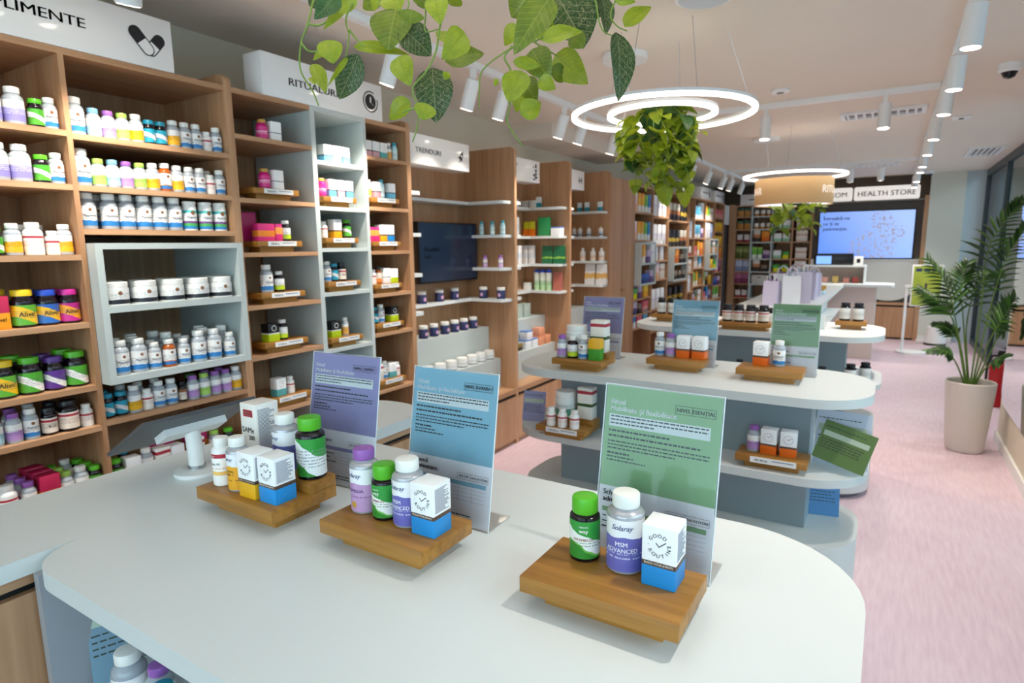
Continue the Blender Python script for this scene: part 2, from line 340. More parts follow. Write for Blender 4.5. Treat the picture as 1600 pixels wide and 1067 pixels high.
jar('can', 'multicoloured powder canister', .05, .108, 'w', 'white', [(0, '#2b86c4'), (.16, '#4fb35a'), (.3, '#7b3a8e'), (.42, '#f4f4f2'), (.85, '#56c0bc')], (('Magnesium', .0095, .62, '#26314d'),), chh=.08, logo=(.86, .008, '#8a5a35'))
jar('ojar', 'orange-lidded food jar', .07, .095, 'w', 'white', [(0, '#d9861e'), (.45, '#f6efe2')], chh=.2)
jar('bigw', 'big white powder tub with green base', .088, .105, 'w', 'white', [(0, '#5aa486'), (.42, '#eef2ee')], chh=.2)
GRB = lambda c: [(0, c), (.34, '#5a4438'), (.42, '#fbfafa')]
carton('grb', 'white and blue carton with clock logo', .047, .045, .086, GRB('#1f93dd'), clock=True)
carton('gry', 'white and yellow carton with clock logo', .047, .045, .086, GRB('#f0b31c'), clock=True)
carton('gro', 'white and orange carton with clock logo', .052, .046, .088, GRB('#f4701c'), clock=True)
carton('grt', 'white and teal carton with clock logo', .05, .046, .08, [(0, '#5fb3b5'), (.4, '#f7f7f6')], clock=True)
carton('grp', 'white and pink carton', .046, .046, .08, [(0, '#d9a8b4'), (.36, '#3a3438'), (.42, '#e9ebee')])
carton('grs', 'white and sky-blue carton', .046, .046, .08, [(0, '#6ab8dc'), (.36, '#3a3438'), (.42, '#f4f5f6')])
carton('grw', 'plain white carton', .05, .046, .08, [(0, '#f6f6f6'), (.4, '#55585c'), (.44, '#fafafa')])
carton('grk', 'black and lime carton with clock logo', .056, .05, .078, [(0, '#c2da18'), (.42, '#e9e9e9'), (.48, '#17171a')])
carton('whl', 'white and lime carton', .052, .05, .075, [(0, '#c9dc12'), (.38, '#fbfbfb')])
carton('magc', 'magenta and orange carton', .085, .04, .072, [(0, '#e0307f'), (.25, '#f08a2c'), (.6, '#e0307f')])
carton('mags', 'small magenta carton', .034, .034, .072, [(0, '#e0307f'), (.4, '#f3a04a'), (.8, '#d42a80')])
carton('magh', 'tall magenta hanging packet', .09, .012, .12, [(0, '#c22072'), (.5, '#b81c6a')])
carton('jarc', 'white carton with red logo', .052, .045, .085, [(0, '#f8f3ec'), (.72, '#b5273a'), (.86, '#f8f3ec')], ink='#9a8070', zone=(.1, .6))
carton('alc', 'red and yellow vitamin carton', .055, .045, .1, [(0, '#f0a21c'), (.5, '#b81f4c')], text=(('Alive!', .016, .3, '#20140e'),))
carton('alg', 'green and yellow vitamin carton', .05, .04, .085, [(0, '#3f9a2e'), (.55, '#f0b41c')])
carton('jarv', 'cream carton with red logo and green band', .065, .05, .13, [(0, '#f5f1e6'), (.4, '#3a5a2a'), (.5, '#f5f1e6'), (.8, '#b5273a'), (.9, '#f5f1e6')])
carton('peach', 'peach square carton', .085, .07, .07, [(0, '#ee9c74'), (.5, '#f0a27c')])
carton('bwc', 'white carton with blue lid line', .085, .07, .07, [(0, '#f1f2f4'), (.86, '#5f86c8')])
carton('mintc', 'grey-green gift carton', .1, .08, .11, [(0, '#b3c2b8'), (.8, '#aab9af')])
carton('whbk', 'white slim carton', .05, .03, .15, [(0, '#f2eef0'), (.3, '#dfe3ea'), (.6, '#f6f4f5')])
carton('grnp', 'dark green pouch', .1, .03, .145, [(0, '#1d6b45'), (.3, '#8fc04a'), (.4, '#1d6b45')], name='food_pouch')
carton('grnf', 'bright green folder', .11, .02, .15, [(0, '#2c9c5c'), (.9, '#2aa25f')], name='folder')
carton('redp', 'terracotta pouch', .075, .04, .15, [(0, '#b96a5c'), (.7, '#b5665a')], name='food_pouch')
carton('orange', 'orange bottle-shaped pouch', .05, .03, .12, [(0, '#ee7a1c'), (.5, '#d6d430')], name='food_pouch')
carton('bags', 'white pouch with orange print', .1, .05, .19, [(0, '#f4f1ee'), (.3, '#f0bd6a'), (.55, '#f6f4f2')], name='food_pouch')
carton('tube', 'white and teal cosmetic tube', .04, .03, .085, [(0, '#2f9db4'), (.45, '#e8f0f2')], name='cosmetic_tube')
carton('slim', 'small white gift carton', .06, .045, .06, [(0, '#f2f1ee'), (.6, '#e4e8e4')])
carton('blackc', 'small black and gold carton', .07, .05, .05, [(0, '#2a221a'), (.5, '#8a7434')])
for nm, dc, w, h, bd in [('b_yel', 'yellow and white food carton', .075, .19, [(0, '#f6efe4'), (.35, '#f0b62c'), (.8, '#f4a21e')]), ('b_pnk', 'pale pink food carton', .075, .19, [(0, '#f2b98e'), (.4, '#f3d3dc'), (.8, '#f6e6ea')]),
                         ('b_blu', 'white and blue food carton', .07, .19, [(0, '#f3eef2'), (.3, '#2f86cc'), (.85, '#3c9ad8')]), ('b_grn', 'green food carton', .07, .18, [(0, '#eef2e2'), (.35, '#6cba48'), (.8, '#8ac64e')]),
                         ('b_wht', 'white upright food pouch', .11, .22, [(0, '#efeef2'), (.4, '#e2dcea'), (.55, '#f5f4f6')]), ('b_blk', 'black food pouch with gold print', .1, .2, [(0, '#1c1c20'), (.3, '#c9a83e'), (.5, '#26262a')]),
                         ('b_bro', 'brown food pouch', .1, .2, [(0, '#3a2c24'), (.35, '#c07a4a'), (.6, '#dcd6c8')]), ('b_sky', 'sky-blue food carton', .12, .17, [(0, '#e9eef2'), (.3, '#5aa8cc'), (.8, '#7abedb')]),
                         ('b_pch', 'pink food packet', .14, .12, [(0, '#e89a92'), (.5, '#d65a6a')]), ('b_ylw', 'bright yellow food packet', .14, .13, [(0, '#f0a818'), (.5, '#f6c832')]),
                         ('b_pur', 'purple food packet', .1, .13, [(0, '#6a4a86'), (.5, '#c8b4d0')]), ('b_nvy', 'navy storage carton', .2, .1, [(0, '#1f3f86'), (.5, '#2a56a8')]),
                         ('b_lil', 'lilac tall food canister', .1, .2, [(0, '#8f9cc8'), (.4, '#c4cfe8'), (.8, '#a9b8dc')]), ('b_mau', 'mauve food canister', .1, .17, [(0, '#8a3a62'), (.5, '#b56a8e')]),
                         ('b_olv', 'olive tall food jar', .1, .2, [(0, '#5d6b2c'), (.5, '#94a05a'), (.8, '#6d7a3a')]), ('b_org', 'orange food pouch', .12, .17, [(0, '#e8761a'), (.5, '#f29a2e')]),
                         ('b_mnt', 'white and mint food tub', .11, .13, [(0, '#a9dcbc'), (.4, '#f3f6f4')]), ('b_neo', 'yellow and green food tub', .09, .11, [(0, '#e8e41c'), (.5, '#46b04a')]),
                         ('b_tan', 'cream food pouch', .16, .17, [(0, '#efe4da'), (.5, '#d3b3a0'), (.7, '#f2e8e0')]), ('b_jar', 'brown spread jar with green lid', .09, .14, [(0, '#c98a3e'), (.65, '#3f6a5a')]),
                         ('b_box', 'beige storage box with handle slot', .24, .14, [(0, '#d9d4ca'), (.6, '#d9d4ca')]), ('b_red', 'red-labelled white jar', .08, .12, [(0, '#a8283a'), (.3, '#e3dcd8')]),
                         ('b_blp', 'dark snack packet', .09, .1, [(0, '#2e2a2a'), (.5, '#8a7a68')])]:
    carton(nm, dc, w, .06, h, bd, name='food_pack')

for k_, sl in (('aY', .22), ('aB', .22), ('aM', .22), ('wG', .3), ('wP', .3), ('nwg', .3), ('nwt', .3)):
    KIND[k_]['slant'] = sl; KIND[k_]['wave'] = .03
    if k_[0] in 'aw': KIND[k_]['lz'] = (.07, .60); KIND[k_]['chh'] = .17; KIND[k_]['cw'] = .86
_kc = {}
def kind_meshes(k):
    """list of (part name, mesh, [sub-parts]) shared by every copy of a kind"""
    if k in _kc: return _kc[k]
    K = KIND[k]; out = []
    if K['t'] == 'bottle':
        R, h, n = K['d'] / 2, K['h'], K['seg'] * (2 if K['hero'] else 1); ch = h * K['chh']; cb = h - ch; rn = R * min(K['cw'] * .92, .93)
        zs = h * (K['lz'][1] + .03)
        sh = [(R * .9, 0), (R * .985, h * .012), (R, h * .035), (R, zs)]
        for i in range(1, 5):
            t = i / 4; sh.append((rn + (R - rn) * math.cos(t * PI / 2) ** .8, zs + (cb - h * .02 - zs) * t * .93))
        sh.append((rn, cb + .0004)); out.append(('body', MB().lathe(sh, n).mesh('body', BODY[K['body']], 40), []))
        rc = R * K['cw']
        cp = MB().lathe([(rc * .97, cb), (rc, cb + ch * .06), (rc, h - ch * .16), (rc * .95, h - ch * .03), (rc * .86, h)], 60 if K['hero'] else n, rib=.02 if K['hero'] else 0)
        out.append(('cap', cp.mesh('cap', capm(K['cap']), 30), []))
        z0, z1 = h * K['lz'][0], h * K['lz'][1]
        lm = label_mat('label_' + k, z0, z1, K['stops'], K['wave'], K['ink'], K['zone'], 12, K['logo'], slant=K.get('slant', 0.))
        lb = MB(); rl = R + .0004; vs = []
        for z in (z0, z1): vs += [(rl * math.sin(2 * PI * i / n), -rl * math.cos(2 * PI * i / n), z) for i in range(n)]
        lb.add(vs, [(i, (i + 1) % n, n + (i + 1) % n, n + i) for i in range(n)])
        sub = []
        for tx in K['text']:
            t, s, tz, c = tx[:4]; kw = tx[4] if len(tx) > 4 else {}; a0 = tx[5] if len(tx) > 5 else 0.
            sub.append(('lettering', put_text(MB(), t, s, bent(rl + .0005, z0 + tz * (z1 - z0) - s * .35, a0), **kw).mesh('lettering', mat('ink_' + c[1:], c, .5), 0)))
        out.append(('label', lb.mesh('label', lm, 60), sub))
    else:
        w, d, h = K['w'] / 2, K['dd'], K['h']
        lm = label_mat('carton_' + k, 0, h, K['bands'], 0.0 if K['name'] == 'supplement_box' else .06, K['ink'], K['zone'], 16)
        mb = MB()
        if K['name'] == 'food_pouch':   # pouch: gusseted base, flat sealed top
            pr = [(-w * .94, 0), (w * .94, 0), (w, h * .1), (w * .98, h * .9), (w, h), (-w, h), (-w * .98, h * .9), (-w, h * .1)]
            n = len(pr); vs = []
            for s_ in (-1, 1):
                for x, z in pr:
                    t = z / h; dep = d / 2 * (1 - .9 * t ** 1.5); vs.append((x, s_ * dep, z))
            mb.add(vs, [tuple(range(n)), tuple(range(n, 2 * n))[::-1]] + [(i, n + i, n + (i + 1) % n, (i + 1) % n) for i in range(n)])
        else: mb.box(-w, w, -d / 2, d / 2, 0, h, bev=min(.0016, d * .1))
        sub = []
        if K['clock']:
            cl = MB(); cz = h * .69; r = h * .165; y = -d / 2 - .0005; word = 'GOOD ROUTINE ·'
            if k in ('grb', 'gry'):
                for i, chh in enumerate('GOOD·ROUTINE'):
                    a = [140, 113, 86, 59, 180, 213, 240, 267, 294, 321, 345, 372][i] * PI / 180
                    ca, sa = math.cos(a), math.sin(a); bx, bz = r * ca, r * sa
                    rot = a - PI / 2 if i < 4 else (a + PI / 2 if i > 4 else 0)
                    put_text(cl, chh, .0074, lambda p, q, bx=bx, bz=bz, rot=rot: (bx + p * math.cos(rot) - (q - .002) * math.sin(rot), y, cz + bz + p * math.sin(rot) + (q - .002) * math.cos(rot)))
            else:
                for i in range(14):
                    a = 2 * PI * i / 14
                    cl.add([(r * math.cos(a) + p, y, cz + r * math.sin(a) + q) for p, q in ((-.0011, -.0011), (.0011, -.0011), (.0011, .0011), (-.0011, .0011))], [(0, 1, 2, 3)])
            for (px, pz, qx, qz) in ((-.004, .004, .0005, -.001), (0, -.0012, .0095, .007)):
                vx, vz = qx - px, qz - pz; L = math.hypot(vx, vz); nx, nz = -vz / L * .0006, vx / L * .0006
                cl.add([(px - nx, y, cz + pz - nz), (qx - nx, y, cz + qz - nz), (qx + nx, y, cz + qz + nz), (px + nx, y, cz + pz + nz)], [(0, 1, 2, 3)])
            sub.append(('clock_logo', cl.mesh('clock_logo', INK, 0)))
        if k == 'grk':
            sub.append(('clock_logo', MB().add([(r_ * math.cos(2 * PI * i / 24), -d / 2 - .0005, h * .74 + r_ * math.sin(2 * PI * i / 24)) for i in range(24) for r_ in (.010, .0125)], [(2 * i, 2 * i + 1, (2 * i + 3) % 48, (2 * i + 2) % 48) for i in range(24)]).mesh('clock_logo', WHITE, 0)))
        for tx in K['text']:
            t, s, tz, c = tx[:4]; cx = tx[4] if len(tx) > 4 else 0.
            sub.append(('lettering', put_text(MB(), t, s, flat_y(cx, -d / 2 - .0006, tz * h - s * .35)).mesh('lettering', mat('ink_' + c[1:], c, .5), 0)))
        if k == 'b_box': sub.append(('handle_slot', MB().box(-.025, .025, -d / 2 - .001, -d / 2 + .001, h * .68, h * .8).mesh('handle_slot', GAP, 0)))
        out.append(('carton', mb.mesh('carton', lm, 30), sub))
    _kc[k] = out; return out
ORD = ['first', 'second', 'third', 'fourth', 'fifth', 'sixth', 'seventh', 'eighth', 'ninth', 'tenth', 'eleventh', 'twelfth', 'thirteenth', 'fourteenth', 'fifteenth', 'sixteenth']
def place(k, loc, rz, label, group=None):
    K = KIND[k]; ms = kind_meshes(k); cat = {'supplement_bottle': 'bottle', 'supplement_jar': 'jar', 'cosmetic_jar': 'jar', 'supplement_box': 'box', 'food_pouch': 'pouch', 'food_pack': 'food pack', 'folder': 'folder', 'cosmetic_tube': 'tube'}[K['name']]
    if len(ms) == 1:
        root = O(K['name'], ms[0][1], None, loc, rz); tag(root, label, cat, group)
        for sn, sm in ms[0][2]: O(sn, sm, root)
        return root
    root = thing(K['name'], label, cat, loc, rz, group)
    for pn, me, sub in ms:
        p = O(pn, me, root)
        for sn, sm in sub: O(sn, sm, p)
    return root
def row(phrase, z, x, items, group, axis='y', rz=None, back=False):
    """products on one shelf, left to right; axis 'y': along the left wall facing +x, axis 'x': facing -y"""
    for i, it in enumerate(items):
        k, c = it[0], it[1]; dx = it[2] if len(it) > 2 else 0.
        loc = (x + dx, c, z) if axis == 'y' else (c, x + dx, z)
        a = (PI / 2 if axis == 'y' else 0) if rz is None else rz
        lab = '%s, %s from left, %s' % (KIND[k]['desc'], ORD[i], phrase)
        place(k, loc, a + random.uniform(-.07, .07), lab, group)
# risers and price strips
def riser(loc, label, w=.225, d=.13, base=True, price=None, rz=0., step=False, dark=False, group='oak display risers'):
    t = thing('display_riser', label, 'display riser', loc, rz, group)
    part('plank', MB().box(-w / 2, w / 2, -d / 2, d / 2, .023, .047, bev=.0012), OAK, t)
    part('base_block', MB().box(-w / 2 + .027, w / 2 - .027, -d / 2 + .026, d / 2 - .02, 0, .0231), OAK, t)
    if step: part('upper_plank', MB().box(-w / 2, w / 2, d / 2 - .062, d / 2, .047, .069, bev=.0012), OAK, t)
    if price:
        p = part('price_strip', MB().box(-w * .28, w * .36, -d / 2 - .0022, -d / 2 - .0002, .0255, .0455), WHITE, t)
        part('price_figures', put_text(MB(), price, .011, flat_y(-w * .13, -d / 2 - .0028, .0315)), INK, p, 0)
        part('small_print', MB().box(w * .03, w * .32, -d / 2 - .0027, -d / 2 - .0024, .037, .0395), mat('print_grey', '#6a7288', .6), p, 0)
    return t
# acrylic sheet holders
PAPER = mat('paper_white', '#f1eff4', .6)
def sheet_holder(loc, rz, label, col, level, w=.185, h=.275, lean=.045, detail=True, group='ritual information sheets'):
    t = thing('sign_holder', label, 'sign holder', loc, rz, group)
    L = lambda x, z, e=0.: (x, lean * z / h - e, z)
    def pan(x0, x1, z0, z1, e, mi=0, mb=None): return (mb or MB()).add([L(x0, z0, e), L(x1, z0, e), L(x1, z1, e), L(x0, z1, e)], [(0, 1, 2, 3)], mi)
    ac = MB()
    for e in (.0028, -.0018):
        ac.add([L(-w / 2 - .002, .0005, e), L(w / 2 + .002, .0005, e), L(w / 2 + .002, h + .002, e), L(-w / 2 - .002, h + .002, e)], [(0, 1, 2, 3)])
    part('acrylic_panel', ac, CLEAR, t, 0)
    rim = MB().tube([L(-w / 2 - .002, .001, .0005), L(-w / 2 - .002, h + .002, .0005), L(w / 2 + .002, h + .002, .0005), L(w / 2 + .002, .001, .0005)], .0013, 5)
    part('acrylic_rim', rim, mat('acrylic_edge', '#dfe6ea', .2), t)
    part('acrylic_foot', MB().box(-w / 2 - .002, w / 2 + .002, .0, .075, .0, .0025), CLEAR, t, 0)
    sh = part('sheet', MB().add([L(-w / 2, .003, e) for e in (.0, -.0004)] + [L(w / 2, .003, e) for e in (.0, -.0004)] + [L(w / 2, h, e) for e in (.0, -.0004)] + [L(-w / 2, h, e) for e in (.0, -.0004)], [(0, 2, 4, 6), (1, 7, 5, 3)]), PAPER, t, 0)
    hm = mat('print_' + level, col, .6)
    part('colour_block', pan(-w / 2, w / 2, h * .415, h, .0004), hm, sh, 0)
    fn = lambda cx, cz: (lambda a, b: L(cx + a, cz + b, .0011))
    ti = MB(); put_text(ti, 'Ritual', .0112, fn(-w * .455, h * .895), align='LEFT', bold=.028); put_text(ti, 'Mobilitate și flexibilitate', .0112, fn(-w * .455, h * .855), align='LEFT', bold=.028)
    part('title', ti, mat('print_white', '#f7f7fa', .6), sh, 0)
    part('summary_box', pan(-w * .46, w * .42, h * .765, h * .835, .0008), mat('print_' + level + '_pale', {'#': '#d9dfe0'}['#'], .6), sh, 0)
    ik = MB()
    for z0, z1, xs in ((h * .885, h * .93, (w * .12, w * .26, w * .45)),):
        for a in (z0, z1): pan(xs[0], xs[2], a, a + .0006, .001, 0, ik)
        for a in xs: pan(a, a + .0006, z0, z1, .001, 0, ik)
    put_text(ik, 'NIVEL', .0082, fn(w * .19, h * .898), bold=.03); put_text(ik, level, .0082, fn(w * .357, h * .898), bold=.03)
    if detail:
        put_text(ik, 'Schemă', .0115, fn(-w * .46, h * .365), align='LEFT', bold=.03); put_text(ik, 'administrare:', .0115, fn(-w * .46, h * .325), align='LEFT', bold=.03)
        put_text(ik, 'SECOM', .0066, fn(w * .188, h * .318), bold=.02); put_text(ik, 'HEALTH STORE', .0052, fn(w * .367, h * .3185), bold=.02)
        for a in (h * .305, h * .345): pan(w * .11, w * .47, a, a + .0004, .001, 0, ik)
        for a in (w * .11, w * .265, w * .47): pan(a, a + .0004, h * .305, h * .345, .001, 0, ik)
    part('heading_print', ik, INK, sh, 0)
    rd = random.Random(level); sp = MB()
    rows = [(.82, -.445, .405, 0), (.80, -.445, .405, 0), (.78, -.445, -.05, 0), (.735, -.455, .1, 1), (.705, -.455, .36, 1), (.675, -.455, .43, 0), (.655, -.455, .43, 0), (.635, -.455, .15, 0), (.605, -.455, -.25, 1), (.585, -.455, -.2, 0), (.565, -.455, -.1, 0)]
    if detail: rows += [(.235, -.45, -.1, 0), (.205, -.45, -.15, 0), (.175, -.45, -.05, 0), (.07, -.3, .3, 0), (.05, -.3, .2, 0)]
    for zz, a, b, bold in rows:
        x = a * w
        while x < b * w:
            l = rd.uniform(.003, .009) * w / .185; pan(x, min(x + l, b * w), zz * h, zz * h + (.0030 if bold else .0021), .0011, 0, sp); x += l + .0015
    part('small_print', sp, mat('print_dark_' + level, '#39464a', .6), sh, 0)['kind'] = 'stuff'
    if detail:
        part('table_header', pan(-w * .46, w * .45, h * .265, h * .292, .0008), hm, sh, 0)
        gr = MB()
        for zz in (.245, .22, .195, .17): pan(-w * .46, w * .45, h * zz, h * zz + .0005, .0009, 0, gr)
        for xx in (-.08, .13, .29): pan(w * xx, w * xx + .0005, h * .17, h * .292, .0009, 0, gr)
        part('table_lines', gr, mat('print_line', '#b9b7c4', .6), sh, 0)
    return t
# ---------------------------------------------------------------- left wall shelving
XF, XBK = -2.22, -2.64          # front plane of the shelving, back board
def side_panel(y0, y1, z0, z1, m, parent, name='side_panel', xf=XF, r=.035):
    pts = [(XBK, z0), (xf, z0)] + [(xf - r + r * math.cos(a), z1 - r + r * math.sin(a)) for a in [PI / 2 * i / 6 for i in range(7)]] + [(XBK, z1)]
    return part(name, MB().prism_y(pts, y0, y1), m, parent)
def board(name, x0, x1, y0, y1, z0, z1, m, parent, bev=0.): return part(name, MB().box(x0, x1, y0, y1, z0, z1, bev=bev), m, parent)
def shelf(y0, y1, ztop, m, parent, th=.018, xf=XF): return board('shelf', XBK + .02, xf, y0, y1, ztop - th, ztop, m, parent)
def sign_box(name, label, y0, y1, z0, z1, xf, xb, words, parent=None):
    t = thing(name, label, 'sign', (0, 0, 0), 0, 'white box signs over the shelving')
    part('box', MB().box(xb, xf, y0, y1, z0, z1, bev=.002), SIGNW, t)
    return t
# --- bookcase under the SUPLIMENTE sign
bc = thing('bookcase', 'tall wooden bookcase of vitamin bottles under the SUPLIMENTE sign', 'bookcase', group='tall wooden bookcases')
board('back_board', XBK - .015, XBK + .002, .33, 1.53, .0, 2.03, WOODV, bc)
board('divider', XBK + .02, XF, .945, .961, .0, 2.02, WOODV, bc)
board('side_panel', XBK, XF, .33, .348, 0, 2.02, WOODV, bc)
side_panel(1.498, 1.53, 0, 2.085, WOODV, bc)
board('top_board', XBK, XF, .33, 1.498, 2.02, 2.04, WOODH, bc)
for z in (1.793, 1.628, 1.408, 1.188, .978, .838, .612, .40): shelf(.348, .945, z, WOODH, bc)
for z in (1.787, 1.628, 1.490, .849, .612, .40): shelf(.961, 1.498, z, WOODH, bc)
board('plinth', XBK + .02, XF - .01, .348, 1.498, 0, .08, WOODH, bc)
# the grey open cubby standing proud of the bookcase
cb = thing('display_cubby', 'pale sage-grey open cubby projecting from the SUPLIMENTE bookcase', 'cubby')
XC = -2.165; cy0, cy1, cz0, cz1 = .963, 1.487, .978, 1.444
board('side_panel', XBK + .02, XC, cy0, cy0 + .022, cz0, cz1, SAGE, cb); board('side_panel', XBK + .02, XC, cy1 - .022, cy1, cz0, cz1, SAGE, cb)
board('top_board', XBK + .02, XC, cy0 + .022, cy1 - .022, cz1 - .02, cz1, SAGE, cb); board('base_board', XBK + .02, XC, cy0 + .022, cy1 - .022, cz0, cz0 + .024, SAGE, cb)
board('shelf', XBK + .02, XC, cy0 + .022, cy1 - .022, 1.216, 1.238, SAGE, cb)
board('back_board', XBK + .0202, XBK + .03, cy0 + .022, cy1 - .022, cz0 + .024, cz1 - .02, WOODV, cb)
# signs
t = sign_box('shelf_sign', 'white box sign reading SUPLIMENTE with capsule icon', .55, 1.312, 2.041, 2.213, XF, -2.33, None)
part('lettering', fit_x(MB(), 'SUPLIMENTE', .031, XF + .001, .732, 1.034, 2.114), INK, t, 0)
def disc(mb, cy, cz, r, x, n=24, a0=0, a1=360):
    pts = [(x, cy + r * math.cos(math.radians(a0 + (a1 - a0) * i / n)), cz + r * math.sin(math.radians(a0 + (a1 - a0) * i / n))) for i in range(n + (0 if a1 - a0 == 360 else 1))]
    mb.add(pts, [tuple(range(len(pts)))]); return mb
def capsule(mb, cy, cz, L, r, ang, x, half=None):
    c, s = math.cos(ang), math.sin(ang); pts = []
    lo, hi = (-L, L) if half is None else ((0, L) if half > 0 else (-L, 0))
    for i in range(13):
        a = -PI / 2 + PI * i / 12; pts.append((hi + r * math.cos(a), r * math.sin(a)) if (half is None or half > 0) else None)
    if half is not None and half > 0: pts += [(0, r), (0, -r)]
    if half is None: pts += [(-L + r * math.cos(a), r * math.sin(a)) for a in [PI / 2 + PI * i / 12 for i in range(13)]]
    pts = [p for p in pts if p]
    mb.add([(x, cy + p * c - q * s, cz + p * s + q * c) for p, q in pts], [tuple(range(len(pts)))]); return mb
ic = MB(); capsule(ic, 1.25, 2.118, .024, .02, math.radians(-128), XF + .001); part('capsule_icon', ic, INK, t, 0)
capsule(ic2 := MB(), 1.25, 2.118, .024, .0165, math.radians(-128), XF + .0014); part('capsule_icon_inner', ic2, SIGNW, t, 0)
capsule(ic3 := MB(), 1.25, 2.118, .0245, .017, math.radians(52), XF + .0018, 1); part('capsule_icon_half', ic3, INK, t, 0)
capsule(ic4 := MB(), 1.205, 2.123, .03, .0215, math.radians(-50), XF + .0022); part('capsule_icon', ic4, INK, t, 0)
capsule(ic5 := MB(), 1.205, 2.123, .03, .0178, math.radians(-50), XF + .0026); part('capsule_icon_inner', ic5, SIGNW, t, 0)
capsule(ic6 := MB(), 1.205, 2.123, .03, .0185, math.radians(130), XF + .003, 1); part('capsule_icon_half', ic6, INK, t, 0)
t = sign_box('shelf_sign', 'white box sign reading RITUALURI with clock icon', 1.672, 2.362, 2.041, 2.212, XF, -2.333, None)
part('lettering', fit_x(MB(), 'RITUALURI', .031, XF + .001, 1.804, 2.072, 2.104), INK, t, 0)
def ringx(mb, cy, cz, r0, r1, x, a0=0, a1=360, n=32):
    vs = []
    for i in range(n + 1):
        a = math.radians(a0 + (a1 - a0) * i / n)
        for r in (r0, r1): vs.append((x, cy + r * math.cos(a), cz + r * math.sin(a)))
    mb.add(vs, [(2 * i, 2 * i + 1, 2 * i + 3, 2 * i + 2) for i in range(n)]); return mb
ck = MB(); disc(ck, 2.282, 2.124, .036, XF + .001); ringx(ck, 2.282, 2.124, .044, .050, XF + .001, 60, 380); part('clock_icon', ck, INK, t, 0)
part('clock_hands', MB().box(XF + .0012, XF + .002, 2.278, 2.286, 2.12, 2.146).add([(XF + .002, 2.279, 2.124), (XF + .002, 2.284, 2.119), (XF + .002, 2.302, 2.106), (XF + .002, 2.298, 2.111)], [(0, 1, 2, 3)]), SIGNW, t, 0)
t = sign_box('shelf_sign', 'white box sign reading TRENDURI with rocket icon', 2.575, 3.142, 1.872, 2.033, -2.25, -2.372, None)
part('lettering', fit_x(MB(), 'TRENDURI', .028, -2.249, 2.64, 2.862, 1.936), mat('grey_lettering', '#57524f', .5), t, 0)
rk = MB(); c_, s_ = math.cos(-.5), math.sin(-.5)
for poly in ([(-.012, -.02), (.012, -.02), (.014, .012), (0, .042), (-.014, .012)], [(-.014, -.002), (-.026, -.022), (-.012, -.016)], [(.014, -.002), (.026, -.022), (.012, -.016)], [(-.007, -.024), (.007, -.024), (0, -.042)]):
    rk.add([(-2.249, 3.058 + p * c_ - q * s_, 1.952 + p * s_ + q * c_) for p, q in poly], [tuple(range(len(poly)))])
part('rocket_icon', rk, INK, t, 0); part('rocket_window', disc(MB(), 3.062, 1.958, .007, -2.2485, 12), SIGNW, t, 0)
t = sign_box('shelf_sign', 'small white box sign with upright black symbol', 3.68, 4.12, 1.884, 2.042, -2.30, -2.42, None)
part('lettering', put_text(MB(), 'IA', .03, flat_x(-2.299, 3.80, 1.985), align='RIGHT'), mat('grey_lettering', '#6f6b6a', .5), t, 0)
sy = MB()
for k, (a, b, c, d) in enumerate([(4.05, 4.07, 1.99, 2.018), (4.02, 4.03, 1.99, 2.0), (4.045, 4.075, 1.965, 1.98), (4.05, 4.07, 1.935, 1.96), (4.02, 4.045, 1.93, 1.945), (4.045, 4.08, 1.915, 1.93), (4.02, 4.05, 1.902, 1.912)]): sy.box(-2.2998, -2.2985, a, b, c, d)
part('symbol_icon', sy, INK, t, 0)
t = sign_box('shelf_sign', 'small white box sign with a black dumbbell symbol', 4.52, 4.91, 1.885, 2.044, -2.30, -2.42, None)
part('symbol_icon', MB().box(-2.2998, -2.2985, 4.80, 4.812, 1.94, 1.99).box(-2.2998, -2.2985, 4.812, 4.85, 1.96, 1.97).box(-2.2998, -2.2985, 4.85, 4.862, 1.94, 1.99), INK, t, 0)

# --- bookcase under the RITUALURI sign (wood outside, sage grey bay in the middle)
b2 = thing('bookcase', 'tall bookcase with sage-grey middle bay under the RITUALURI sign', 'bookcase', group='tall wooden bookcases')
board('back_board', XBK - .015, XBK + .002, 1.53, 2.56, 0, 2.03, WOODV, b2)
board('divider', XBK + .02, XF, 1.905, 1.93, 0, 2.02, SAGE, b2); board('divider', XBK + .02, XF, 2.22, 2.24, 0, 2.02, SAGE, b2)
board('back_lining', XBK + .003, XBK + .02, 1.93, 2.22, .0, 2.02, SAGE, b2)
side_panel(2.53, 2.562, 0, 2.078, WOODV, b2)
board('top_board', XBK, XF, 1.53, 1.905, 2.02, 2.04, WOODH, b2); board('top_board', XBK, XF, 1.905, 2.24, 2.02, 2.04, SAGE, b2); board('top_board', XBK, XF, 2.24, 2.53, 2.02, 2.04, WOODH, b2)
for z in (1.868, 1.622, 1.405, 1.187, .975, .728, .5): shelf(1.53, 1.905, z, WOODH, b2)
for z in (1.812, 1.609, 1.42, 1.214, .946, .7, .5): shelf(1.93, 2.22, z, SAGE, b2)
for z in (1.867, 1.622, 1.403, 1.185, .98, .677, .5): shelf(2.24, 2.53, z, WOODH, b2)

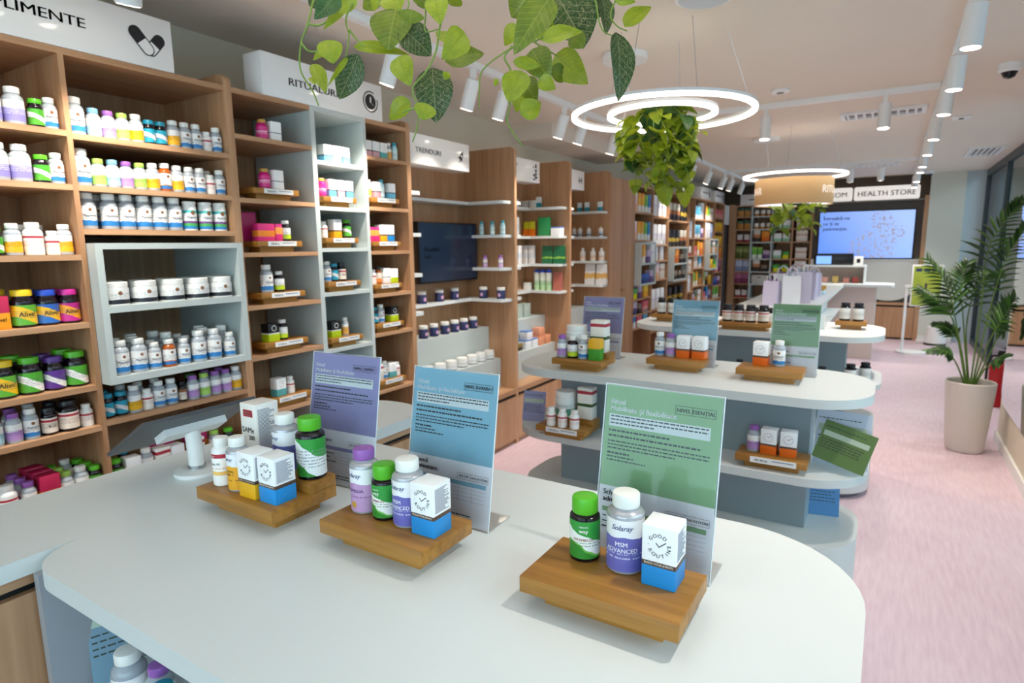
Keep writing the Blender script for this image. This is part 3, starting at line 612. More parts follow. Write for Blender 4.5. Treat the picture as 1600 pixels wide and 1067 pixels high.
# --- niche units with U-shaped white shelves
def niche(label, y0, y1, right_sig=True, back_leg=(0, 1, 2, 3), step_depth=.12):
    t = thing('niche_unit', label, 'shelving', group='open niche units with white shelves')
    board('back_board', XBK - .015, XBK + .002, y0, y1, .41, 2.03, WOODV, t)
    side_panel(y1 - .03, y1, 0, 2.085, WOODV, t)
    m = TOPW; th = .02; w = .115; xf = -2.245; xb = XBK + .0025; yr = y1 - .0305; yl = y0 + .0005
    for i, z in enumerate((1.725, 1.497, 1.273, 1.055)):
        def leg(side):
            ya, yb = (yr - w, yr) if side > 0 else (yl, yl + w); r = .03; pts = [(xb, ya), (xf - r, ya)]
            if side > 0: pts += [(xf - r + r * math.sin(a), ya + r - r * math.cos(a)) for a in [PI / 2 * k / 5 for k in range(6)]] + [(xf, yb), (xb, yb)]
            else: pts += [(xf, ya), (xf, yb - r)] + [(xf - r + r * math.cos(a), yb - r + r * math.sin(a)) for a in [PI / 2 * k / 5 for k in range(6)]] + [(xb, yb)]
            part('shelf', MB().prism(pts, z - th, z), m, t)
        leg(1); leg(-1)
        if i in back_leg: board('shelf', xb, xb + w, yl + w, yr - w, z - th, z, m, t)
    # stepped grey plinths and base cabinet
    part('display_step', MB().box(XBK + .003, -2.45, y0 + .001, y1 - .031, .41, .845), SAGE, t)
    part('display_step', MB().box(-2.4499, -2.35, y0 + .001, y1 - .031, .41, .62), SAGE, t)
    board('base_top', XBK, -2.215, y0, y1 - .0305, .375, .41, WOODH, t)
    board('shadow_gap', XBK + .05, -2.235, y0, y1 - .0305, .35, .375, GAP, t)
    n = 2; yy = (y1 - .031 - y0) / n
    for k in range(n): board('door', -2.245, -2.22, y0 + k * yy + .002, y0 + (k + 1) * yy - .002, .035, .35, WOODV, t)
    board('carcass', XBK, -2.246, y0, y1 - .031, .0, .35, WOODV, t)
    return t
niche('wooden niche unit holding the small screen under TRENDURI sign', 2.5625, 3.65, back_leg=(0, 3))
niche('wooden niche unit with green pouches beside the small-screen niche', 3.6505, 4.50)
niche('wooden niche unit left of the tall closed cabinet', 4.5005, 5.33)
# the small screen
tv = thing('wall_screen', 'small dark wall screen in the TRENDURI niche', 'screen', (-2.50, 3.25, 1.382))
part('housing', MB().box(-.05, -.002, -.315, .315, -.195, .195, bev=.004), mat('screen_bezel', '#0b0c10', .3), tv)
sm = mat('screen_dim', '#16202f', .15, emit=.06, ecol='#24405f'); nt = sm.node_tree; bb = nt.nodes['Principled BSDF']
_n = noise(nt, objco(nt), 14, 5); _sp = nd(nt, 'ShaderNodeSeparateXYZ'); nt.links.new(objco(nt), _sp.inputs[0])
_k = mth(nt, 'MULTIPLY', mth(nt, 'GREATER_THAN', _n, .52), mth(nt, 'GREATER_THAN', _sp.outputs[1], .05))
nt.links.new(mixc(nt, _k, '#2b4a6e', '#2d2f63'), bb.inputs['Emission Color'])
part('display', MB().box(-.0019, -.0005, -.305, .305, -.182, .185), sm, tv, 0)
part('lettering', put_text(MB(), 'Noutățile', .04, flat_x(.0002, -.265, .01), align='LEFT'), INK, tv, 0); part('lettering', put_text(MB(), 'lunii', .04, flat_x(.0002, -.265, -.035), align='LEFT'), INK, tv, 0)
part('wall_bracket', MB().box(-.118, -.05, -.12, .12, -.1, .1), mat('screen_bezel', '#0b0c10', .3), tv)
# tall closed cabinet
cab = thing('tall_cabinet', 'tall closed wooden cabinet with two doors and round knobs', 'cabinet')
board('carcass', XBK, -2.242, 5.3305, 5.92, 0, 2.04, WOODV, cab)
for k, (a, b) in enumerate(((5.333, 5.624), (5.627, 5.918))):
    d = board('door', -2.2418, -2.22, a, b, .05, 2.03, WOODV, cab)
    kn = MB().lathe([(.006, 0), (.006, .012), (.016, .016), (.018, .024), (.012, .03)], 14)
    kn.v = [(-2.22 + z, (5.60 if k == 0 else 5.652) + x, .985 + y) for x, y, z in kn.v]; part('knob', kn, WOODX, d)
# --- far bookcase along the left wall
fb = thing('bookcase', 'long far wooden bookcase of food packs beyond the tall cabinet', 'bookcase', group='tall wooden bookcases')
DIV = [5.9205, 6.48, 7.03, 7.88, 8.14, 8.67, 9.21, 9.77]
board('back_board', XBK - .015, XBK + .002, 5.92, 9.79, 0, 2.01, WOODV, fb)
for y in DIV: board('divider', XBK + .003, XF, y, y + .02, 0, 2.0, WOODV, fb)
board('top_board', XBK, XF, 5.9205, 9.79, 2.0, 2.02, WOODH, fb)
LEV = [[1.752, 1.466, 1.02, .858, .697, .555], [1.73, 1.42, 1.24, 1.03, .70, .45], [1.70, 1.39, 1.21, .968, .70], [1.75, 1.50, 1.27, 1.05, .8], [1.75, 1.50, 1.27, 1.10, .86, .62], [1.75, 1.50, 1.27, 1.05, .84, .62], [1.80, 1.60, 1.40, 1.2, 1.0, .8, .6]]
for i, ls in enumerate(LEV):
    for z in ls: shelf(DIV[i] + .02, DIV[i + 1], z, WOODH, fb, .02)
for y0, y1, z0, z1, lab in ((5.945, 6.42, 1.0, 1.44, 'small sage-grey cubby with navy boxes in far bookcase'), (7.055, 7.62, .985, 1.385, 'sage-grey cubby with black packs in far bookcase'), (8.7, 9.18, 1.055, 1.485, 'sage-grey cubby furthest along the far bookcase')):
    q = thing('display_cubby', lab, 'cubby', group='sage-grey cubbies in far bookcase'); xc = -2.15
    board('side_panel', XF + .001, xc, y0, y0 + .02, z0, z1, SAGE, q); board('side_panel', XF + .001, xc, y1 - .02, y1, z0, z1, SAGE, q)
    board('top_board', XF + .001, xc, y0 + .02, y1 - .02, z1 - .02, z1, SAGE, q); board('base_board', XF + .001, xc, y0 + .02, y1 - .02, z0, z0 + .02, SAGE, q)
    board('shelf', XF + .001, xc, y0 + .02, y1 - .02, (z0 + z1) / 2 - .01, (z0 + z1) / 2 + .01, SAGE, q)
for y0, y1, lab in ((7.5, 7.72, 'small cream box sign atop far bookcase, nearest one'), (8.42, 8.92, 'cream box sign atop far bookcase, middle one'), (9.2, 9.72, 'cream box sign atop far bookcase, furthest one')):
    t = thing('shelf_sign', lab, 'sign', group='white box signs over the shelving')
    part('box', MB().box(-2.36, XF, y0, y1, 2.021, 2.18, bev=.002), SIGNW, t)
    part('symbol_icon', MB().box(XF, XF + .0015, y1 - .1, y1 - .06, 2.06, 2.14), INK, t, 0)
    part('lettering', MB().box(XF, XF + .0012, y0 + .05, y1 - .16, 2.1, 2.115), mat('grey_lettering', '#6f6b6a', .5), t, 0)
o = O('door_1', MB().box(XL, -2.3, 9.82, 10.38, 0, 1.72).mesh('door_1', mat('dark_door', '#3a3f45', .5))); o['kind'] = 'structure'; o['label'] = 'dark grey doorway between far bookcase and end shelving'; o['category'] = 'door'
part('lintel', MB().box(XL, -2.28, 9.82, 10.38, 1.72, 2.02), WHITE, o)

# ---------------------------------------------------------------- products on the left shelving
XP = -2.262
G = 'bottles on the SUPLIMENTE bookcase'
P1 = 'left SUPLIMENTE bay, %s shelf'
row(P1 % 'top', 1.793, XP, [('lav', .772), ('lav', .83), ('nwg', .885), ('kal', .922)], G)
row(P1 % 'second', 1.628, XP, [('lav', .772), ('lav', .828), ('nwg', .882), ('kal', .922)], G)
row(P1 % 'third', 1.408, XP, [('nwg', .738), ('yel', .784), ('jwb', .836), ('jw', .886), ('yel', .92)], G)
row('back row, third shelf, left bay', 1.408, XP - .1, [('kal', .84), ('kal', .888)], G)
row(P1 % 'fourth', 1.188, XP - .012, [('alc', .722), ('aY', .79), ('aB', .853), ('aM', .913)], G)
row('back row, fourth shelf, left bay', 1.188, XP - .1, [('aY', .75), ('aB', .83), ('aM', .9)], G)
row(P1 % 'fifth', .978, XP - .012, [('aY', .715), ('wG', .784), ('wP', .848), ('wG', .911)], G)
row('back row, fifth shelf, left bay', .978, XP - .1, [('wG', .765), ('wP', .85), ('wG', .91)], G)
row(P1 % 'sixth', .838, XP, [('sky', .672), ('pur', .72), ('kal', .765), ('jbk', .814), ('jbkb', .869), ('jw', .921)], G)
row('back row, sixth shelf, left bay', .838, XP - .08, [('pur', .74), ('kal', .79), ('jbk', .85)], G)
row(P1 % 'lowest', .612, XP, [('jwb', .68), ('pur', .735), ('alc', .788), ('lime', .838), ('yel', .882), ('nwg', .924)], G)
row('middle row, lowest shelf, left bay', .612, XP - .058, [('pur', .735), ('alc', .79), ('lime', .84), ('jw', .883), ('nwg', .923)], G)
row('back row, lowest shelf, left bay', .612, XP - .12, [('pur', .735), ('alc', .79), ('nwg', .84), ('kal', .885), ('nwg', .923)], G)
P2 = 'right SUPLIMENTE bay, %s shelf'
def spread(ks, ys): return [(k, y) for k, y in zip(ks, ys)]
row(P2 % 'top', 1.787, XP, spread(['kalb', 'sky', 'pur', 'lime', 'yel', 'nwt', 'nwt', 'yel', 'kal', 'kal', 'jw', 'kal'], [.992, 1.045, 1.09, 1.134, 1.179, 1.222, 1.263, 1.307, 1.351, 1.394, 1.435, 1.475]), G)
row(P2 % 'second', 1.628, XP, spread(['kalb', 'lime', 'sky', 'pur', 'lime', 'yel', 'kalo', 'yel', 'kal', 'kal', 'jw', 'kal'], [.993, 1.043, 1.087, 1.131, 1.175, 1.219, 1.263, 1.307, 1.351, 1.394, 1.435, 1.475]), G)
row('back row, second shelf, right bay', 1.628, XP - .06, [('kal', 1.41), ('kal', 1.46)], G)
row(P2 % 'third', 1.490, XP, spread(['kalb', 'kalb', 'kalb', 'kalb', 'kalb', 'kalb', 'can', 'can', 'can'], [.995, 1.062, 1.118, 1.174, 1.229, 1.284, 1.342, 1.404, 1.463]), G)
row('back row, third shelf, right bay', 1.490, XP - .065, [('kalb', 1.05), ('kalb', 1.11), ('kalb', 1.165), ('kalb', 1.22), ('kalb', 1.28)], G)
row(P2 % 'lowest visible', .849, XP, spread(['nwt', 'nwt', 'yel', 'jw', 'kal', 'kal', 'oil', 'pur', 'lime', 'pur', 'pur', 'yel'], [.988, 1.031, 1.076, 1.12, 1.163, 1.208, 1.25, 1.292, 1.338, 1.384, 1.43, 1.475]), G)
row('back row, shelf under grey cubby', .849, XP - .06, spread(['nwt', 'kal', 'kal', 'kal', 'oil', 'nwg', 'pur', 'pur'], [1.0, 1.06, 1.12, 1.18, 1.25, 1.32, 1.38, 1.44]), G)
row('shelf partly hidden behind white tablet', .612, XP, spread(['nwg', 'grw', 'yel', 'jarc', 'grw', 'jarc', 'lime', 'nwg'], [.99, 1.043, 1.095, 1.146, 1.2, 1.28, 1.36, 1.42]), G)
row('low back row behind white tablet', .612, XP - .09, [('nwt', 1.0), ('nwt', 1.06), ('magh', 1.2), ('magc', 1.33)], G)
G2 = 'tubs and bottles in the grey cubby'
row('upper shelf of grey cubby', 1.238, -2.215, spread(['tub'] * 5, [1.03, 1.124, 1.221, 1.317, 1.411]), G2)
row('back row, upper shelf of grey cubby', 1.238, -2.305, spread(['tub'] * 5, [1.06, 1.16, 1.255, 1.345, 1.428]), G2)
row('lower shelf of grey cubby', 1.002, -2.2, spread(['kalb', 'kalb', 'kal', 'kalo', 'kal', 'kalb', 'kalb', 'kal'], [1.018, 1.077, 1.13, 1.182, 1.236, 1.294, 1.355, 1.42]), G2)
row('back row, lower shelf of grey cubby', 1.002, -2.265, spread(['kalb', 'kalb', 'kal', 'kalb', 'kal', 'kalb', 'kalb'], [1.03, 1.09, 1.15, 1.21, 1.28, 1.35, 1.43]), G2)
row('third row, lower grey cubby shelf', 1.002, -2.335, spread(['kal', 'kalb', 'kalb', 'kal', 'kalb'], [1.04, 1.12, 1.2, 1.29, 1.38]), G2)
# RITUALURI bookcase: risers with price strips, leaflets, products
GR = 'oak risers on the RITUALURI bookcase'
def bay(name, x, zs, yc, w, rows_):
    for i, (z, ks, has) in enumerate(rows_):
        zz = z
        sh_ = ORD[i] + ' shelf'
        if has:
            riser((-2.2855, yc, z), 'oak riser with price strip, %s of %s bay, RITUALURI bookcase' % (sh_, name), w=w, d=.12, price='%d,00 lei' % (149 + 17 * i), rz=PI / 2, group=GR); zz = z + .0475
        row('%s, %s RITUALURI bay' % (sh_, name), zz, -2.268, ks, 'products on the RITUALURI bookcase')
bay('left wooden', 0, None, 1.712, .225, [(1.868, [('magb', 1.69), ('grw', 1.745)], 0), (1.622, [('magb', 1.685), ('grw', 1.74)], 1), (1.405, [('magc', 1.662), ('mags', 1.727), ('wlime', 1.772)], 1),
    (1.187, [('kalb', 1.66), ('wlime', 1.722)], 1), (.975, [('grk', 1.66), ('wlime', 1.722)], 1), (.728, [('grt', 1.68), ('jw', 1.742)], 1)])
bay('grey middle', 0, None, 2.062, .205, [(1.812, [('grs', 2.02), ('grw', 2.075), ('grs', 2.13)], 0), (1.609, [('magb', 1.985), ('grs', 2.036), ('grp', 2.088), ('grs', 2.142)], 1), (1.42, [('jw', 1.985), ('gry', 2.055), ('nwg', 2.13)], 1),
    (1.214, [('kal', 1.99), ('nwt', 2.035), ('jbk', 2.082)], 1), (.946, [('grk', 2.01), ('yels', 2.085)], 1)])
bay('right wooden', 0, None, 2.365, .205, [(1.867, [('grp', 2.28), ('grp', 2.335), ('grt', 2.39), ('yels', 2.445), ('slimaq', 2.49)], 0), (1.622, [('yels', 2.288), ('grp', 2.334), ('slimaq', 2.38), ('grs', 2.44)], 1), (1.403, [('mags', 2.285), ('mags', 2.322), ('gry', 2.366), ('grb', 2.42)], 1),
    (1.185, [('jw', 2.29), ('amb', 2.33), ('grw', 2.376), ('whl', 2.43)], 1), (.98, [('nwt', 2.29), ('kal', 2.335), ('grk', 2.42)], 1), (.677, [('jarc', 2.29), ('kal', 2.342), ('grt', 2.392), ('jw', 2.44)], 1)])
place('magh', (-2.33, 1.625, 1.4525), PI / 2, 'tall magenta hanging packet behind orange carton, left wooden bay', 'products on the RITUALURI bookcase')
place('nwg', (-2.32, 2.375, 1.4505), PI / 2, 'green-capped dark bottle behind white cartons, right wooden bay', 'products on the RITUALURI bookcase')
LEAF_G = mat('leaflet_green', '#7d9a7c', .5)
for i, z in enumerate((1.622, 1.187, .975, .728)):
    t = thing('leaflet', 'green leaflet standing on %s shelf of left RITUALURI bay' % ORD[(1, 3, 4, 5)[i]], 'leaflet', (-2.44, 1.60, z), PI / 2, 'green leaflets')
    part('card', MB().add([(-.06, 0, 0), (.08, 0, 0), (.08, .03, .10), (-.06, .03, .10), (-.06, .002, 0), (.08, .002, 0), (.08, .032, .10), (-.06, .032, .10)], [(0, 1, 2, 3), (7, 6, 5, 4), (0, 4, 5, 1), (3, 2, 6, 7), (0, 3, 7, 4), (1, 5, 6, 2)]), LEAF_G, t, 0)
    part('print_lines', MB().add([(x0, .0035 + .3 * zz - .0045, zz) for x0, zz in ((-.05, .07), (.06, .07), (.06, .085), (-.05, .085))], [(0, 1, 2, 3)]), mat('leaflet_pale', '#b9cab6', .6), t, 0)
# niches
GN = 'cosmetics in the niche units'
YR1 = 3.56
row('second shelf right leg, TRENDURI niche', 1.497, YR1, [('slimaq', -2.455), ('slimaq', -2.365), ('slimaq', -2.28)], GN, 'x')
row('third shelf right leg, TRENDURI niche', 1.273, YR1, [('slimli', -2.43), ('slimli', -2.3)], GN, 'x')
row('fourth shelf right leg, TRENDURI niche', 1.055, YR1, [('navy', -2.45), ('navy', -2.3)], GN, 'x')
row('fourth shelf under small screen', 1.055, -2.57, [('navy', 3.03), ('navy', 3.21), ('navy', 3.38)], GN)
row('left leg, second shelf, TRENDURI niche', 1.497, -2.33, [('slimaq', 2.62)], GN)
row('left leg, third shelf, TRENDURI niche', 1.273, -2.33, [('slimli', 2.62)], GN)
row('upper grey step, TRENDURI niche', .845, -2.495, spread(['navy'] * 6, [2.945, 3.05, 3.165, 3.272, 3.378, 3.49]), GN)
row('lower grey step, TRENDURI niche', .62, -2.40, spread(['wjar'] * 7, [2.86, 2.985, 3.10, 3.22, 3.335, 3.44, 3.545]), GN)
YR2 = 4.41
row('top shelf right leg, middle niche', 1.725, YR2, [('slim', -2.60), ('slim', -2.52), ('tube', -2.47)], GN, 'x')
row('second shelf right leg, middle niche', 1.497, YR2, [('orange', -2.59), ('orange', -2.535), ('grnf', -2.42), ('bwc', -2.3)], GN, 'x')
row('third shelf right leg, middle niche', 1.273, YR2, [('whbk', -2.6), ('whbk', -2.54), ('grnp', -2.39), ('grnp', -2.28)], GN, 'x')
row('fourth shelf right leg, middle niche', 1.055, YR2, [('slim', -2.58), ('mint', -2.49), ('mint', -2.435), ('mint', -2.38), ('redp', -2.295)], GN, 'x')
row('top back shelf, middle niche', 1.725, -2.575, [('whbk', 4.0), ('slim', 4.1), ('slim', 4.2)], GN)
row('second back shelf, middle niche', 1.497, -2.575, [('whbk', 3.9), ('whbk', 3.98), ('orange', 4.06), ('orange', 4.13), ('whbk', 4.22)], GN)
row('third back shelf, middle niche', 1.273, -2.575, [('whbk', 3.86), ('whbk', 3.95), ('bags', 4.06), ('whbk', 4.16), ('whbk', 4.26)], GN)
row('upper grey step, middle niche', .845, -2.53, [('greentop', 4.02), ('mintc', 4.12), ('mintc', 4.25)], GN)
row('lower grey step, middle niche', .62, -2.405, [('blackc', 3.95), ('bwc', 4.06), ('bwc', 4.165), ('peach', 4.275), ('peach', 4.38)], GN)
place('bwc', (-2.405, 4.08, .6902), PI / 2, 'white blue-lined carton stacked atop another in middle niche', GN)
place('peach', (-2.405, 4.28, .6902), PI / 2, 'peach square carton stacked atop another peach carton', GN)
YR3 = 5.24
row('top shelf right leg, niche by cabinet', 1.725, YR3, [('tube', -2.50), ('tube', -2.425), ('tube', -2.295)], GN, 'x')
row('second shelf right leg, niche by cabinet', 1.497, YR3, [('pump', -2.555), ('pump', -2.495), ('pump', -2.405), ('pump', -2.285)], GN, 'x')
row('third shelf right leg, niche by cabinet', 1.273, YR3, [('cream', -2.465), ('cream', -2.36), ('cream', -2.275)], GN, 'x')
row('fourth shelf right leg, niche by cabinet', 1.055, YR3, [('bags', -2.385), ('bags', -2.27)], GN, 'x')
row('upper grey step, niche by cabinet', .845, -2.53, [('greentop', 4.9), ('greentop', 4.97), ('greentop', 5.05)], GN)
row('lower grey step, niche by cabinet', .62, -2.405, [('bwc', 4.9), ('peach', 5.02)], GN)
# far bookcase
GF = 'food packs in the far bookcase'
BN = ['first', 'second', 'third', 'fourth', 'fifth', 'sixth', 'seventh']
FAR = {0: [['b_pnk', 'b_yel', 'b_yel', 'b_grn', 'b_blu'], ['b_pnk', 'b_yel', 'b_yel', 'b_grn', 'b_blu'], None, ['b_neo', 'b_pur', 'b_ylw'], ['b_pur', 'b_blp', 'b_pch'], ['b_blu', 'b_pch', 'b_sky']],
       1: [['b_wht', 'b_wht', 'b_wht'], ['b_wht', 'b_wht', 'b_wht'], ['b_wht', 'b_wht'], ['b_wht', 'b_pnk', 'b_tan'], ['b_wht', 'b_wht', 'b_wht']],
       2: [['b_bro', 'b_bro', 'b_bro', 'b_blk', 'b_blk'], ['b_blk', 'b_blk', 'b_blk', 'b_bro', 'b_bro'], None, ['b_blp', 'b_blp', 'b_blp', 'b_blp'], ['b_blk', 'b_blk', 'b_blk']],
       3: [[], ['b_wht'], ['b_red'], ['b_tan'], ['b_wht']],
       4: [['b_sky', 'b_sky', 'b_wht'], ['b_sky', 'b_sky', 'b_pur'], ['b_pch', 'b_yel', 'b_org'], ['b_tan', 'b_sky'], ['b_grn', 'b_yel', 'b_jar'], ['b_pur', 'b_jar', 'b_tan']],
       5: [['b_yel', 'b_grn', 'b_tan'], ['b_wht', 'b_wht', 'b_lil'], ['b_jar', 'b_tan', 'b_org'], None, ['b_grn', 'b_bro', 'b_ylw'], ['b_pch', 'b_blu', 'b_pur']],
       6: [['b_pch', 'b_pch', 'b_pch'], ['b_ylw', 'b_ylw', 'b_ylw'], ['b_ylw', 'b_ylw', 'b_ylw'], ['b_pch', 'b_pch', 'b_org'], ['b_mau', 'b_pch', 'b_mau'], ['b_nvy', 'b_pur'], ['b_grn', 'b_grn']]}
for b_, ls in FAR.items():
    for i, ks in enumerate(ls):
        if not ks: continue
        y0, y1 = DIV[b_] + .02, DIV[b_ + 1]; W_ = sum(KIND[k]['w'] for k in ks); gap = (y1 - y0 - W_) / (len(ks) + 1); y = y0 + gap; it = []
        if gap < .003: ks = ks[:-1]; W_ = sum(KIND[k]['w'] for k in ks); gap = (y1 - y0 - W_) / (len(ks) + 1); y = y0 + gap
        for k in ks: it.append((k, y + KIND[k]['w'] / 2)); y += KIND[k]['w'] + gap
        for j, (k, yy) in enumerate(it):
            place(k, (-2.265, yy, LEV[b_][i]), PI / 2, '%s, %s from left, %s shelf, %s far bay' % (KIND[k]['desc'], ORD[j], ORD[i], BN[b_]), GF)
row('lower shelf, nearest far cubby', 1.02, -2.185, [('b_nvy', 6.12), ('b_pur', 6.3)], GF); row('upper shelf, nearest far cubby', 1.2305, -2.185, [('b_yel', 6.06), ('b_pur', 6.2), ('b_wht', 6.33)], GF)
row('lower shelf, black-pack cubby', 1.005, -2.185, [('b_blp', 7.16), ('b_blp', 7.34), ('b_blp', 7.5)], GF); row('upper shelf, black-pack cubby', 1.196, -2.185, [('b_org', 7.2), ('b_blp', 7.4), ('b_blp', 7.52)], GF)
row('lower shelf, furthest far cubby', 1.075, -2.185, [('b_ylw', 8.85), ('b_neo', 9.05)], GF); row('upper shelf, furthest far cubby', 1.281, -2.185, [('b_jar', 8.8), ('b_tan', 8.95), ('b_jar', 9.1)], GF)
# ---------------------------------------------------------------- counter and tables
def rr4(x0, x1, y0, y1, rs, n=10):
    out = []    # radii: front-right, back-right, back-left, front-left
    for (cx, cy, a0), r in zip(((x1 - rs[0], y0 + rs[0], -90), (x1 - rs[1], y1 - rs[1], 0), (x0 + rs[2], y1 - rs[2], 90), (x0 + rs[3], y0 + rs[3], 180)), rs):
        if r == 0: out.append((cx, cy)); continue
        for i in range(n + 1):
            a = math.radians(a0 + 90 * i / n); out.append((cx + r * math.cos(a), cy + r * math.sin(a)))
    return out
def slab(name, pts, z0, z1, parent, top=TOPW, edge=EDGE):
    mb = MB().prism(pts, z0, z1); mb.mi = [0, 0] + [1] * (len(mb.f) - 2)
    return part(name, mb, [top, edge], parent)
ct = thing('counter', 'narrow white-topped counter with wooden drawers below the tablet', 'counter')
slab('worktop', rr4(-1.475, -1.18, -.8, 1.44, (0, .13, .13, 0)), .889, .92, ct)
board('carcass', -1.455, -1.222, -.8, 1.36, .0, .8885, WOODV, ct)
board('top_rail', -1.2218, -1.20, -.8, 1.36, .864, .8885, WOODH, ct); board('shadow_gap', -1.2218, -1.215, -.8, 1.36, .848, .8638, GAP, ct)
for k in range(5): board('drawer_front', -1.2218, -1.2, -.8 + k * .432, -.8 + (k + 1) * .432 - .004, .06, .848, WOODV, ct)
board('plinth', -1.43, -1.225, -.79, 1.35, .0, .06, GAP, ct)
def table(label, x0, x1, y0, y1, rs, joined=False):
    t = thing('display_table', label, 'table', group='three-tier white display tables')
    slab('table_top', rr4(x0, x1, y0, y1, rs), .889, .92, t)
    slab('middle_shelf', rr4(x0 + (.02 if joined else 0), x1, y0, y1, rs), .622, .65, t)
    yc = (y0 + y1) / 2
    part('column', MB().box(x0 + (.32 if joined else .18), x1 - .185, yc - .09, yc + .09, .40, .622).box(x0 + (.32 if joined else .18), x1 - .185, yc - .09, yc + .09, .65, .889), GREYCOL, t)
    b = slab('base', rr4(x0 + .02, x1 - .02, y0 + .02, y1 - .02, [r - .01 for r in rs]), .035, .40, t, EDGE, EDGE)
    part('plinth', MB().prism(rr4(x0 + .05, x1 - .05, y0 + .05, y1 - .05, [r - .03 for r in rs]), 0, .035), mat('plinth_grey', '#6d6870', .6), t)
    part('door_seam', MB().box(x1 - .16, x1 - .157, y0 + .0185, y0 + .0201, .05, .37), mat('plinth_grey'), b)
    if joined: board('side_panel', x0 + .0005, x0 + .019, y0 + .012, y1 - .09, .0, .889, mat('mid_grey_panel', '#a3a5a9', .5), t)  # one even grey, the panel's own colour
    return t
table('nearest white display table joined to the counter', -1.18, .006, .362, 1.094, (.2, .2, .09, .09), True)
table('middle white three-tier display table', -1.36, -.013, 2.12, 2.66, (.2, .2, .2, .2))
table('third white three-tier display table near the bagging counter', -1.40, .004, 3.64, 4.32, (.22, .22, .22, .22))

# ---------------------------------------------------------------- hero products
SOL = ('Solaray', .0105, .86, '#2a3f78', dict(shear=.35))
bottle('h_msm', 'silver bottle', .052, .112, 'w', 'silver', [(0, '#6d69b8'), (.66, '#f3f2f4')], wave=.035, ink='#d9d6f0', zone=(.2, .36), hero=True,
       text=(SOL, ('MSM', .0092, .54, '#f6f5fb'), ('ADVANCED', .0088, .42, '#f6f5fb')), lz=(.04, .71))
bottle('h_bos', 'purple-capped silver bottle', .050, .112, 'pur', 'silver', [(0, '#c59ac6'), (.66, '#f3f2f4')], wave=.035, ink='#7a4a86', zone=(.3, .4), hero=True,
       text=(SOL, ('BOSWELLIA', .0078, .5, '#4a2f78')), lz=(.04, .71), logo=(.16, .006, '#d8a23c'))
bottle('h_d3', 'green-capped dark bottle', .044, .094, 'green', 'dark', [(0, '#2f8a2c'), (.25, '#6fb84a'), (.3, '#f3f4ee'), (.62, '#2f9a3a')], cw=.86, wave=.06, ink='#3a6a2a', zone=(.34, .44), hero=True,
       text=(("nature's", .0042, .87, '#f6f7f2'), ('way', .0085, .76, '#f6f7f2'), ('VITAMIN D3', .0056, .52, '#a0522d')), lz=(.06, .66), chh=.25); KIND['h_d3']['slant'] = .28
bottle('h_d3b', 'big green-capped dark bottle', .054, .1175, 'green', 'dark', [(0, '#2f8a2c'), (.2, '#f2f4f4'), (.75, '#2f9a3a')], cw=.8, wave=.05, ink='#8a929a', zone=(.22, .72), hero=True,
       text=(("nature's", .005, .87, '#f6f7f2', {}, -.55), ('way', .009, .78, '#f6f7f2', {}, -.55)), lz=(.06, .68), chh=.2); KIND['h_d3b']['slant'] = .3
bottle('h_sol', 'white-capped silver bottle', .050, .114, 'w', 'silver', [(0, '#5f5fb0'), (.66, '#f3f2f4')], wave=.035, hero=True, text=(SOL, ('MSM', .0092, .52, '#f6f5fb')), lz=(.04, .71))
bottle('h_soly', 'white-capped bottle with amber label', .041, .103, 'w', 'silver', [(0, '#f2ab1c'), (.66, '#f3f2f4')], wave=.035, hero=True, ink='#7a4a10', zone=(.2, .3),
       text=(('Solaray', .0085, .86, '#2a3f78', dict(shear=.35)), ('LIPOSOMAL', .0058, .52, '#3a2412'), ('VITAMIN C', .0058, .43, '#3a2412')), lz=(.04, .71))
bottle('h_jar', 'small white bottle', .037, .0945, 'w', 'white', [(0, '#fbf6f0'), (.3, '#f6c46a'), (.42, '#fbf6f0'), (.84, '#b5273a'), (.97, '#fbf6f0')], wave=.0, hero=True, ink='#d88a3a', zone=(.46, .54),
       text=(('JARROW', .0042, .905, '#fbf6f0'), ('Curcumin 95', .0066, .66, '#5a5a5e')), lz=(.04, .7))
carton('h_same', 'tall cream carton', .05, .052, .128, [(0, '#efe8df'), (.5, '#f1ebe3')], ink=None,
       text=(('SAMe', .0158, .585, '#3c3a3e', -.002), ('200', .0125, .465, '#3c3a3e', .008), ('JARROW', .0056, .865, '#ffffff'), ('FORMULAS', .0038, .825, '#ffffff')))
_sm = kind_meshes('h_same')[0][2]; _sm.insert(0, ('logo_plate', MB().box(-.0145, .0145, -.0264, -.02605, 128e-3 * .795, .128 * .905).mesh('logo_plate', mat('logo_red', '#b01f30', .5), 0)))
_sm.append(('side_print', (lambda mb: [mb.box(.02505, .0253, -.022, -.022 + .04 * random.uniform(.6, 1), zz, zz + .0012) for zz in [.02 + .0026 * i for i in range(38)]] and mb)(MB()).mesh('side_print', mat('print_grey', '#6a7288', .6), 0)))
for q in ('grb', 'gry'):
    h_ = KIND[q]['h']; s_ = kind_meshes(q)[0][2]; rd = random.Random(q)
    s_.append(('side_print', (lambda mb: [mb.box(.02352, .0237, -.018, -.018 + .036 * rd.uniform(.6, 1), zz, zz + .0009) for zz in [h_ * .47 + .0019 * i for i in range(21)]] and mb)(MB()).mesh('side_print', mat('print_grey', '#6a7288', .6), 0)))
    s_.append(('strapline', put_text(MB(), 'BUILD-YOUR-JOINTS', .0042, flat_y(0, -.023, h_ * .372)).mesh('strapline', mat('print_pale', '#f2e6d8', .6), 0)))
GH = 'supplements on the nearest table'
riser((-.296, .7345, .92), 'oak riser in front of the green sheet, nearest table', .2235, .134)
riser((-.678, .711, .92), 'oak riser in front of the blue sheet, nearest table', .2245, .13)
riser((-.9975, .6955, .92), 'stepped oak riser with the cream SAMe carton, nearest table', .226, .147, step=True)
zr, zs2 = .9671, .9891
